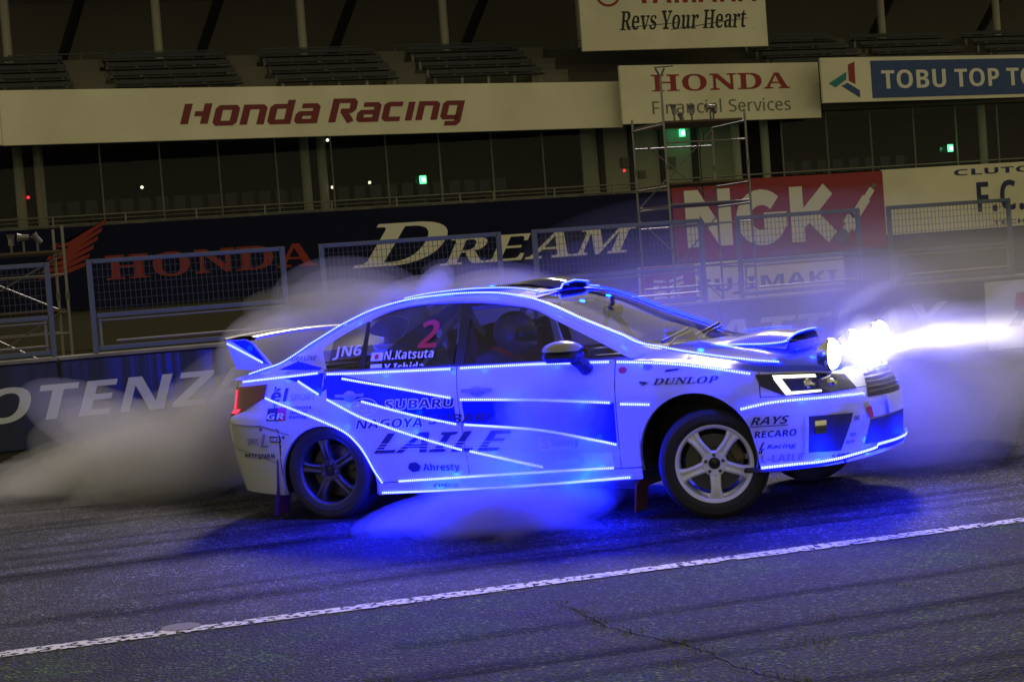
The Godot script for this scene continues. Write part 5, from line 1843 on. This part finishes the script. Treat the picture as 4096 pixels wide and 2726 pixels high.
func build_front(car: Node3D) -> void:
	for side in [1, -1]:
		var f := func(list): # mirror for the far lamp
			var o := []
			for q in list: o.append(Vector2(q[0] if side > 0 else 2 * ST - q[0], q[1]))
			if side < 0: o.reverse()
			return o
		var lamp: MeshInstance3D = patch("headlight", M.black_gloss, car, f.call([[4.63, 0.752], [4.755, 0.694], [4.96, 0.684], [5.29, 0.69]]), f.call([[4.6, 0.822], [4.7, 0.818], [5.0, 0.803], [5.25, 0.776]]), 0.004, 40, 10)
		patch("running_light", M.drl, lamp, f.call([[4.712, 0.79], [5.0, 0.779]]), f.call([[4.7, 0.81], [5.0, 0.795]]), 0.009, 16, 2)
		patch("running_light", M.drl, lamp, f.call([[4.77, 0.697], [4.805, 0.703], [4.81, 0.704]]), f.call([[4.706, 0.79], [4.75, 0.788], [4.755, 0.788]]), 0.009, 6, 12)
		patch("running_light", M.drl, lamp, f.call([[4.77, 0.695], [5.0, 0.697]]), f.call([[4.78, 0.712], [5.0, 0.708]]), 0.009, 16, 2)
		for k in 2:
			var pr := MB.new()
			var c := skin([4.93, 5.1][k] if side > 0 else 2 * ST - [4.93, 5.1][k], 0.742, 0.004)
			pr.lathe([Vector2(0.036, 0.0), Vector2(0.034, 0.009), Vector2(0.026, 0.004), Vector2(0.018, 0.012), Vector2(0.0, 0.016)], 24, c, Basis.looking_at(-Vector3(0.75, 0.15, 0.6 * side), Vector3.UP))
			obj("projector_lens", pr, M.chrome, lamp)
		var fog_l: MeshInstance3D = patch("bumper_vent", M.black_plastic, car, f.call([[4.873, 0.358], [5.09, 0.348]]), f.call([[4.888, 0.566], [5.2, 0.556]]), 0.004, 16, 10)
		patch("vent_frame", M.white_paint, fog_l, f.call([[4.855, 0.345], [4.875, 0.355]]), f.call([[4.868, 0.585], [4.89, 0.57]]), 0.012, 3, 10)
		patch("fog_lamp", M.chrome, fog_l, f.call([[4.92, 0.46], [4.99, 0.46]]), f.call([[4.925, 0.535], [4.995, 0.535]]), 0.008, 6, 6)
	patch("grille", M.black_plastic, car, vv([[5.36, 0.63], [5.724, 0.625], [2 * ST - 5.36, 0.63]]), vv([[5.43, 0.762], [5.724, 0.768], [2 * ST - 5.43, 0.762]]), 0.005, 40, 8)
	for k in 4:
		patch("grille_bar", M.chrome if k == 3 else M.black_gloss, car, vv([[5.39, 0.655 + k * 0.028], [2 * ST - 5.39, 0.655 + k * 0.028]]), vv([[5.39, 0.663 + k * 0.028], [2 * ST - 5.39, 0.663 + k * 0.028]]), 0.012, 30, 2)
	patch("number_plate", M.plate, car, vv([[5.55, 0.515], [2 * ST - 5.55, 0.515]]), vv([[5.55, 0.625], [2 * ST - 5.55, 0.625]]), 0.02, 12, 4)
	patch("lower_grille", M.black_plastic, car, vv([[5.3, 0.36], [5.724, 0.355], [2 * ST - 5.3, 0.36]]), vv([[5.36, 0.5], [5.724, 0.505], [2 * ST - 5.36, 0.5]]), 0.005, 40, 8)
	patch("tow_mark", M.red_vinyl, car, vv([[5.335, 0.512], [5.385, 0.512]]), vv([[5.325, 0.575], [5.375, 0.575]]), 0.009, 3, 3)
	var lip := MB.new()
	var rows := [[], [], [], []]
	for i in 81:
		var s := lerpf(4.5, 2 * ST - 4.5, i / 80.0)
		var y := 0.276 + 0.05 * sm(4.6, 5.5, s if s < ST else 2 * ST - s)
		rows[0].append(skin(s, y + 0.012, -0.03)); rows[1].append(skin(s, y + 0.006, 0.012)); rows[2].append(skin(s, y - 0.012, 0.012)); rows[3].append(skin(s, y - 0.02, -0.03))
	lip.grid([rows[0], rows[1]], true); lip.grid([rows[1], rows[2]], true); lip.grid([rows[2], rows[3]], true)
	obj("splitter", lip, M.black_plastic, car)
	# four round driving lamps on a bar over the bonnet's leading edge
	var lb := MB.new()
	lb.tube(vv([[3.26, 0.86, 0.6], [3.3, 0.87, 0.3], [3.31, 0.875, 0.0], [3.3, 0.87, -0.3], [3.26, 0.86, -0.6]]), 0.016, 8)
	obj("lamp_bar", lb, M.black_plastic, car)
	for k in 4:
		var c: Vector3 = [Vector3(3.3, 0.9, 0.53), Vector3(3.34, 0.93, 0.22), Vector3(3.36, 0.945, -0.2), Vector3(3.31, 0.94, -0.5)][k]
		var b := Basis.looking_at(-Vector3(1, -0.02, 0.0), Vector3.UP)
		var h := MB.new()
		h.lathe([Vector2(0.0, -0.07), Vector2(0.05, -0.065), Vector2(0.084, -0.02), Vector2(0.095, 0.0), Vector2(0.095, 0.014), Vector2(0.088, 0.014)], 32, c, b)
		var lamp := obj("driving_lamp", h, M.chrome, car)
		var g := MB.new()
		g.lathe([Vector2(0.09, 0.01), Vector2(0.08, 0.03), Vector2(0.055, 0.046), Vector2(0.0, 0.055)], 32, c, b)
		obj("lamp_glass", g, M.lamp_white, lamp)
		var sp := SpotLight3D.new()
		sp.name = numbered(car, "driving_lamp_beam")
		car.add_child(sp)
		sp.position = c + Vector3(0.1, 0, 0)
		sp.basis = Basis.looking_at(Vector3(1, -0.03, 0.0), Vector3.UP)
		sp.light_color = Color(1.0, 0.93, 0.76).linear_to_srgb()
		sp.light_energy = BEAM_ENERGY
		sp.spot_angle = 10; sp.spot_angle_attenuation = 0.9; sp.spot_range = 60; sp.spot_attenuation = 2.0
		sp.light_size = 0.06; sp.shadow_enabled = true

func build_rear(car: Node3D) -> void:
	for side in [1, -1]:
		var f := func(list):
			var o := []
			for q in list: o.append(Vector2(q[0] * side, q[1]))
			if side < 0: o.reverse()
			return o
		var lo = f.call([[0.42, 0.69], [0.75, 0.685], [0.95, 0.72], [1.19, 0.805]])
		var hi = f.call([[0.5, 0.85], [0.7, 0.872], [1.0, 0.885], [1.21, 0.897]])
		var tl: MeshInstance3D = patch("tail_light", M.tail_red, car, lo, hi, 0.006, 30, 10)
		patch("brake_light", M.tail_glow, tl, f.call([[0.6, 0.7], [0.88, 0.705]]), f.call([[0.6, 0.725], [0.92, 0.732]]), 0.011, 8, 2)
		patch("brake_light", M.tail_glow, tl, f.call([[0.78, 0.735], [0.84, 0.735]]), f.call([[0.8, 0.86], [0.85, 0.86]]), 0.011, 3, 6)
	# wing with side stays
	var wg := MB.new()
	var P := []
	for i in 25:
		var z := lerpf(-0.68, 0.68, i / 24.0)
		var w := absf(z) / 0.68
		var y := 1.205 + 0.022 * (1 - w * w)
		P.append([Vector3(-0.63, y - 0.02, z), Vector3(-0.61, y - 0.004, z), Vector3(-0.66, y + 0.012, z), Vector3(-0.76, y + 0.012, z), Vector3(-0.86, y - 0.004, z), Vector3(-0.875, y + 0.008, z), Vector3(-0.88, y - 0.008, z), Vector3(-0.76, y - 0.024, z), Vector3(-0.63, y - 0.02, z)])
	wg.grid(P)
	var wing := obj("rear_wing", wg, M.white_paint, car)
	for side in [1, -1]:
		var e := MB.new()
		var o := [[-0.85, 1.195], [-0.69, 1.197], [-0.63, 1.165], [-0.505, 1.01], [-0.56, 0.985], [-0.79, 0.995]]
		var a := []
		var b := []
		for q in o:
			var zz: float = 0.7 - 0.02 * (1.19 - q[1]) / 0.2
			a.append(Vector3(q[0], q[1], zz * side)); b.append(Vector3(q[0], q[1], (zz - 0.02) * side))
		for i in range(1, 5):
			if side > 0:
				e.tri(a[0], a[i + 1], a[i]); e.tri(b[0], b[i], b[i + 1])
			else:
				e.tri(a[0], a[i], a[i + 1]); e.tri(b[0], b[i + 1], b[i])
		for i in 6:
			var j := (i + 1) % 6
			if side > 0: e.quad(a[i], a[j], b[j], b[i])
			else: e.quad(a[j], a[i], b[i], b[j])
		obj("wing_stay", e, M.white_paint, wing)
		var st := MB.new()
		var z1: float = 0.7 * side + 0.004 * side
		var tt := [Vector3(-0.8, 1.19, z1), Vector3(-0.69, 1.192, z1), Vector3(-0.635, 1.162, z1), Vector3(-0.515, 1.014, z1)]
		st.tri(tt[0], tt[2], tt[1]); st.tri(tt[0], tt[3], tt[2])
		obj("stay_panel", st, M.blue_paint, wing)

func build_livery(car: Node3D) -> void:
	var T := func(txt, s0, y0, s1, y1, m, sh, serif, bold, lift = 0.005): return put("lettering", fit(glyphs(txt, serif, bold), s0, y0, s1, y1, sh), m, car, on_skin(lift))
	# blue fields of the livery
	patch("livery_field", M.blue_paint, car, vv([[1.655, 0.83], [1.812, 0.905], [2.05, 0.86], [2.632, 0.754]]), vv([[1.69, 0.945], [1.78, 0.94], [1.83, 0.927], [1.86, 0.92]]), 0.0015, 20, 4)
	patch("livery_field", M.blue_paint, car, vv([[1.7, 0.785], [1.95, 0.762], [2.39, 0.646], [2.634, 0.597]]), vv([[1.69, 0.94], [1.83, 0.905], [2.3, 0.815], [2.62, 0.757]]), 0.0022, 30, 6)
	patch("livery_field", M.blue_paint, car, vv([[2.694, 0.59], [3.2, 0.547], [3.712, 0.445]]), vv([[2.68, 0.747], [3.2, 0.727], [3.715, 0.695]]), 0.0018, 30, 6)
	patch("livery_field", M.blue_paint, car, vv([[1.33, 0.935], [1.472, 0.9], [1.655, 0.81]]), vv([[1.36, 0.948], [1.5, 0.953], [1.668, 0.955]]), 0.0016, 14, 4)
	# dark field at the foot of the rear pillar
	put("livery_field", polys([[[-0.36, 0.985], [-0.2, 1.035], [0.0, 0.985], [-0.02, 0.972]]]), M.blue_paint, car, func(p): return Vector3(p.x, p.y, lerpf(0.72 + (p.x + 0.655) * 0.128, gh_z(p.y), 0.5) + 0.03))
	# side lettering
	put("lettering", fit(glyphs("JN6"), 0.05, 1.03, 0.262, 1.116, 0.02), M.white_vinyl, car, on_glass())
	put("lettering", fit(glyphs("2"), 0.682, 1.075, 0.82, 1.246, 0.05), M.red_vinyl, car, on_glass())
	put("flag", polys([[[0.346, 1.01], [0.435, 1.01], [0.435, 1.062], [0.346, 1.062]]]), M.white_vinyl, car, on_glass())
	var disc := []
	for i in 20: disc.append([0.39 + 0.0165 * cos(TAU * i / 20.0), 1.036 + 0.0165 * sin(TAU * i / 20.0)])
	put("flag_disc", polys([disc]), M.red_vinyl, car, on_glass(0.009))
	put("lettering", fit(glyphs("N.Katsuta"), 0.446, 1.012, 0.81, 1.068), M.white_vinyl, car, on_glass())
	# the second name is cut off by the window's lower edge
	var cut := PackedVector3Array()
	var raw := fit(glyphs("Y.Ichida"), 0.458, 0.938, 0.75, 0.992)
	for i in range(0, raw.size() - 2, 3):
		var poly := [raw[i], raw[i + 1], raw[i + 2]]
		var keep := []
		for k in 3:
			var a: Vector3 = poly[k]
			var b: Vector3 = poly[(k + 1) % 3]
			if a.y >= 0.964: keep.append(a)
			if (a.y >= 0.964) != (b.y >= 0.964): keep.append(a.lerp(b, (0.964 - a.y) / (b.y - a.y)))
		for k in range(1, keep.size() - 1):
			cut.append(keep[0]); cut.append(keep[k]); cut.append(keep[k + 1])
	put("lettering", cut, M.white_vinyl, car, on_glass())
	put("flag", polys([[[0.354, 0.966], [0.442, 0.966], [0.438, 0.99], [0.351, 0.99]]]), M.white_vinyl, car, on_glass())
	put("lettering", fit(glyphs("URA LINE"), -0.265, 1.036, -0.068, 1.066, 0.3), M.navy_vinyl, car, func(p): return Vector3(p.x, p.y, gh_z(p.y) - 0.012 + 0.03))
	T.call("SUBARU", 2.123, 0.703, 2.628, 0.76, M.navy_vinyl, 0.1, false, true, 0.006)
	for d in [[0.006, 0.006], [-0.006, 0.006], [0.006, -0.006], [-0.006, -0.006]]:
		T.call("SUBARU", 2.123 + d[0], 0.703 + d[1], 2.628 + d[0], 0.76 + d[1], M.white_vinyl, 0.1, false, true, 0.004 + d[0] * 0.03 + d[1] * 0.015)
		T.call("NAGOYA", 1.902 + d[0], 0.586 + d[1], 2.385 + d[0], 0.644 + d[1], M.white_vinyl, 0.2, false, true, 0.004 + d[0] * 0.03 + d[1] * 0.015)
	T.call("NAGOYA", 1.902, 0.586, 2.385, 0.644, M.navy_vinyl, 0.2, false, true, 0.006)
	T.call("SUBARU", 2.433, 0.6, 2.933, 0.66, M.navy_vinyl, 0.2, false, true, 0.006)
	# oval badge of stars
	var oval := []
	for i in 33: oval.append([1.973 + 0.097 * cos(TAU * i / 32.0), 0.726 + 0.054 * sin(TAU * i / 32.0)])
	put("badge_ring", strokes([oval], 0.006), M.white_vinyl, car, on_skin(0.0065))
	var stars := []
	for q in [[1.935, 0.735, 0.034], [1.985, 0.745, 0.016], [2.02, 0.735, 0.016], [1.99, 0.708, 0.016], [2.03, 0.704, 0.014], [1.965, 0.7, 0.014]]:
		var r: float = q[2]
		stars.append([[q[0], q[1] + r], [q[0] + r * 0.22, q[1]], [q[0], q[1] - r], [q[0] - r * 0.22, q[1]]])
		stars.append([[q[0] - r, q[1]], [q[0], q[1] + r * 0.22], [q[0] + r, q[1]], [q[0], q[1] - r * 0.22]])
	put("badge_stars", polys(stars), M.white_vinyl, car, on_skin(0.0065))
	# big striped lettering low on the doors
	put("lettering", fit(glyphs("LAILE"), 2.012, 0.424, 3.02, 0.552, 0.45), M.navy_vinyl, car, on_skin(0.005))
	for k in 3:
		patch("letter_stripe", M.white_vinyl, car, vv([[2.03 + k * 0.01, 0.446 + k * 0.018], [2.99 + k * 0.01, 0.446 + k * 0.018]]), vv([[2.03 + k * 0.01, 0.449 + k * 0.018], [2.99 + k * 0.01, 0.449 + k * 0.018]]), 0.0062, 30, 1)
	T.call("Ahresty", 2.361, 0.292, 2.625, 0.352, M.navy_vinyl, 0.0, false, true)
	var hex := []
	for i in 6: hex.append([2.298 + 0.05 * cos(TAU * i / 6.0 + 0.2), 0.331 + 0.034 * sin(TAU * i / 6.0 + 0.2)])
	put("badge", polys([hex]), M.navy_vinyl, car, on_skin())
	T.call("CUSCO", 2.42, 0.2, 2.6, 0.222, M.navy_vinyl, 0.2, false, true)
	T.call("TAKATA", 2.85, 0.218, 3.4, 0.246, M.grey_vinyl, 0.2, false, true)
	patch("sticker", M.white_vinyl, car, vv([[3.191, 0.413], [3.478, 0.42]]), vv([[3.2, 0.505], [3.484, 0.503]]), 0.004, 8, 2)
	T.call("Sunny", 3.275, 0.432, 3.465, 0.488, M.blue_vinyl, 0.0, false, true, 0.007)
	T.call("S", 3.21, 0.428, 3.262, 0.492, M.blue_vinyl, 0.0, false, true, 0.007)
	patch("sticker", M.white_vinyl, car, vv([[3.3, 0.328], [3.454, 0.33]]), vv([[3.3, 0.366], [3.454, 0.368]]), 0.004, 6, 1)
	patch("sticker", M.white_vinyl, car, vv([[3.485, 0.324], [3.68, 0.326]]), vv([[3.485, 0.397], [3.68, 0.399]]), 0.004, 6, 1)
	T.call("él", 1.25, 0.78, 1.396, 0.866, M.navy_vinyl, 0.15, false, true)
	T.call("SPORT", 1.41, 0.785, 1.62, 0.826, M.grey_vinyl, 0.15, false, false)
	patch("sticker", M.navy_vinyl, car, vv([[1.2, 0.656], [1.3, 0.656]]), vv([[1.222, 0.738], [1.31, 0.741]]), 0.004, 4, 2)
	patch("sticker", M.red_vinyl, car, vv([[1.3, 0.656], [1.362, 0.656]]), vv([[1.31, 0.741], [1.379, 0.745]]), 0.0042, 4, 2)
	T.call("GR", 1.212, 0.664, 1.355, 0.706, M.white_vinyl, 0.2, false, true, 0.007)
	T.call("TOYOTA", 1.425, 0.726, 1.58, 0.746, M.navy_vinyl, 0.2, false, true)
	T.call("GAZOO", 1.41, 0.698, 1.545, 0.718, M.navy_vinyl, 0.2, false, true)
	T.call("Racing", 1.395, 0.662, 1.54, 0.69, M.navy_vinyl, 0.2, false, true)
	T.call("SPEC", 1.0, 0.495, 1.115, 0.54, M.grey_vinyl, 0.1, false, true)
	T.call("L", 1.12, 0.48, 1.2, 0.57, M.grey_vinyl, 0.3, false, true)
	patch("sticker", M.navy_vinyl, car, vv([[1.215, 0.515], [1.31, 0.512]]), vv([[1.215, 0.553], [1.31, 0.55]]), 0.004, 4, 1)
	T.call("HKS", 1.225, 0.52, 1.3, 0.545, M.white_vinyl, 0.1, false, true, 0.007)
	T.call("PFITZNER", 0.947, 0.408, 1.25, 0.436, M.navy_vinyl, 0.0, false, true)
	# taped seams across the rear bumper
	patch("tape_seam", M.grey_vinyl, car, vv([[0.62, 0.648], [1.145, 0.612], [1.38, 0.555]]), vv([[0.62, 0.655], [1.145, 0.621], [1.38, 0.565]]), 0.004, 24, 1)
	patch("tape_seam", M.grey_vinyl, car, vv([[0.7, 0.5], [1.0, 0.44], [1.265, 0.372]]), vv([[0.7, 0.506], [1.0, 0.447], [1.265, 0.38]]), 0.004, 24, 1)
	for q in [[1.14, 0.6], [1.33, 0.545], [1.1, 0.41]]:
		var sc := MB.new()
		var c := skin(q[0], q[1], 0.0)
		sc.lathe([Vector2(0.011, 0), Vector2(0.009, 0.006), Vector2(0, 0.007)], 12, c, Basis.looking_at(-Vector3(-0.1, 0, 1), Vector3.UP))
		obj("fastener", sc, M.dark_metal, car)
	T.call("DUNLOP", 3.974, 0.79, 4.386, 0.828, M.navy_vinyl, 0.3, true, true)
	put("badge", polys([[[3.89, 0.815], [3.952, 0.808], [3.89, 0.8]], [[3.915, 0.805], [3.95, 0.805], [3.9, 0.786]]]), M.navy_vinyl, car, on_skin())
	put("badge", polys([[[4.05, 0.862], [4.13, 0.87], [4.152, 0.882], [4.06, 0.876]]]), M.navy_vinyl, car, on_skin())
	for q in [[3.94, 0.90, 0.0], [3.777, 0.885, 0.0]]:
		var ci := []
		for i in 20: ci.append([q[0] + 0.028 * cos(TAU * i / 20.0), minf(q[1] + 0.02 * sin(TAU * i / 20.0), 0.93)])
		put("badge", polys([ci]), M.grey_vinyl if q[0] > 3.9 else M.red_vinyl, car, on_skin())
	# front bumper lettering
	T.call("RAYS", 4.556, 0.535, 4.782, 0.58, M.navy_vinyl, 0.35, false, true)
	patch("tape_seam", M.navy_vinyl, car, vv([[4.55, 0.524], [4.765, 0.524]]), vv([[4.55, 0.529], [4.77, 0.529]]), 0.004, 10, 1)
	T.call("RECARO", 4.574, 0.462, 4.815, 0.5, M.navy_vinyl, 0.15, false, true)
	T.call("L", 4.594, 0.39, 4.63, 0.436, M.navy_vinyl, 0.5, false, true)
	T.call("Racing", 4.64, 0.388, 4.81, 0.42, M.navy_vinyl, 0.3, false, true)
	T.call("L-LAILE", 4.6, 0.318, 4.852, 0.36, M.grey_vinyl, 0.15, false, true)
	T.call("TEIN", 5.16, 0.42, 5.21, 0.44, M.navy_vinyl, 0.2, false, true)
	T.call("BILLION", 5.13, 0.385, 5.2, 0.4, M.navy_vinyl, 0.2, false, true)
	T.call("IHI", 5.2, 0.51, 5.25, 0.535, M.navy_vinyl, 0.2, false, true)
	T.call("SARD", 5.02, 0.308, 5.16, 0.33, M.navy_vinyl, 0.2, false, true)

func build_leds(car: Node3D) -> void:
	# side strips
	for l in [[[0.93, 0.912], [1.338, 0.935], [1.634, 0.952]], [[1.696, 0.942], [2.017, 0.937], [2.614, 0.936]], [[2.67, 0.938], [3.2, 0.94], [3.7, 0.933]],
		[[3.738, 0.931], [3.972, 0.917], [4.196, 0.895], [4.412, 0.861], [4.575, 0.826]],
		[[1.472, 0.908], [1.655, 0.81]], [[1.812, 0.91], [2.618, 0.758]], [[2.674, 0.747], [3.204, 0.727], [3.705, 0.695]], [[3.759, 0.686], [3.9, 0.68], [3.956, 0.677]],
		[[1.204, 0.808], [1.419, 0.735], [1.621, 0.66], [1.811, 0.575], [1.905, 0.492], [1.96, 0.411], [2.011, 0.308], [2.06, 0.226]],
		[[1.704, 0.785], [1.826, 0.722], [1.948, 0.661], [2.131, 0.592], [2.38, 0.513], [2.668, 0.431]], [[2.711, 0.426], [3.164, 0.327], [3.193, 0.321]],
		[[1.957, 0.762], [2.143, 0.71], [2.394, 0.646], [2.642, 0.595]], [[2.691, 0.592], [3.187, 0.548], [3.546, 0.481], [3.715, 0.445]],
		[[2.172, 0.243], [3.158, 0.286], [3.683, 0.306]], [[2.041, 0.171], [2.464, 0.181], [3.148, 0.208], [3.797, 0.249]],
		[[4.506, 0.631], [4.668, 0.657], [4.876, 0.661], [5.336, 0.652]]]:
		led_skin(car, l)
		var other := [] # the far side carries the same strips
		for q in l: other.append([-q[0], q[1]])
		other.reverse()
		led_skin(car, other)
	led_skin(car, [[4.602, 0.289], [4.794, 0.296], [4.95, 0.297], [5.143, 0.317], [5.374, 0.334], [5.413, 0.35], [5.724, 0.352], [6.15, 0.352]], 0.02, 1.1)
	led_skin(car, [[5.5, 0.777], [5.724, 0.782], [6.1, 0.778]], 0.006)
	# roof edge, one line from boot to bonnet
	var line := []
	for q in EDGE.slice(0, 21): line.append([q[0], q[1] + 0.006, q[2] + 0.008])
	for x in [2.35, 2.488, 2.697, 2.9, 3.036]:
		var e := edge_top(x)
		line.append([x, hood_y(x, 0.84) + 0.005, e.z * 0.84])
	led_free(car, line, Vector3(0, 0.7, 0.7))
	# far roof edge and far A pillar
	var far := []
	for q in EDGE.slice(0, 21): far.append([q[0], q[1] + 0.006, -q[2] - 0.004])
	led_free(car, far, Vector3(0, 0.9, -0.4), 0.8, true, 0.45)
	# second roof line and vent outline
	led_free(car, [[0.438, 1.386, 0.46], [0.572, 1.403, 0.45], [0.705, 1.412, 0.45], [0.965, 1.418, 0.45], [1.231, 1.405, 0.45], [1.416, 1.372, 0.45]], Vector3(0, 0.8, 0.6), 0.9)
	led_free(car, [[1.4, 1.362, 0.46], [1.455, 1.378, 0.215], [1.465, 1.41, 0.195], [1.46, 1.424, 0.0], [1.462, 1.41, -0.195], [1.452, 1.38, -0.215], [1.42, 1.368, -0.46]], Vector3(0.5, 0.8, 0.2), 0.8, false)
	# scoop outline
	led_free(car, [[2.33, 0.985, 0.29], [2.447, 0.972, 0.295], [2.673, 0.966, 0.31], [2.84, 0.962, 0.325], [2.96, 0.97, 0.33], [2.985, 0.99, 0.31], [3.0, 1.012, 0.22], [3.008, 1.02, 0.1], [3.01, 1.022, 0.0], [3.008, 1.018, -0.15], [2.995, 0.995, -0.3]], Vector3(0.3, 0.7, 0.6), 0.9)
	led_free(car, [[2.5, 1.02, -0.27], [2.69, 1.03, -0.27], [2.82, 1.028, -0.28]], Vector3(0, 1, 0), 0.8)
	# wing stay
	led_free(car, [[-0.832, 1.176, 0.708], [-0.558, 1.03, 0.69]], Vector3(0, 0.2, 1), 1.0, false)
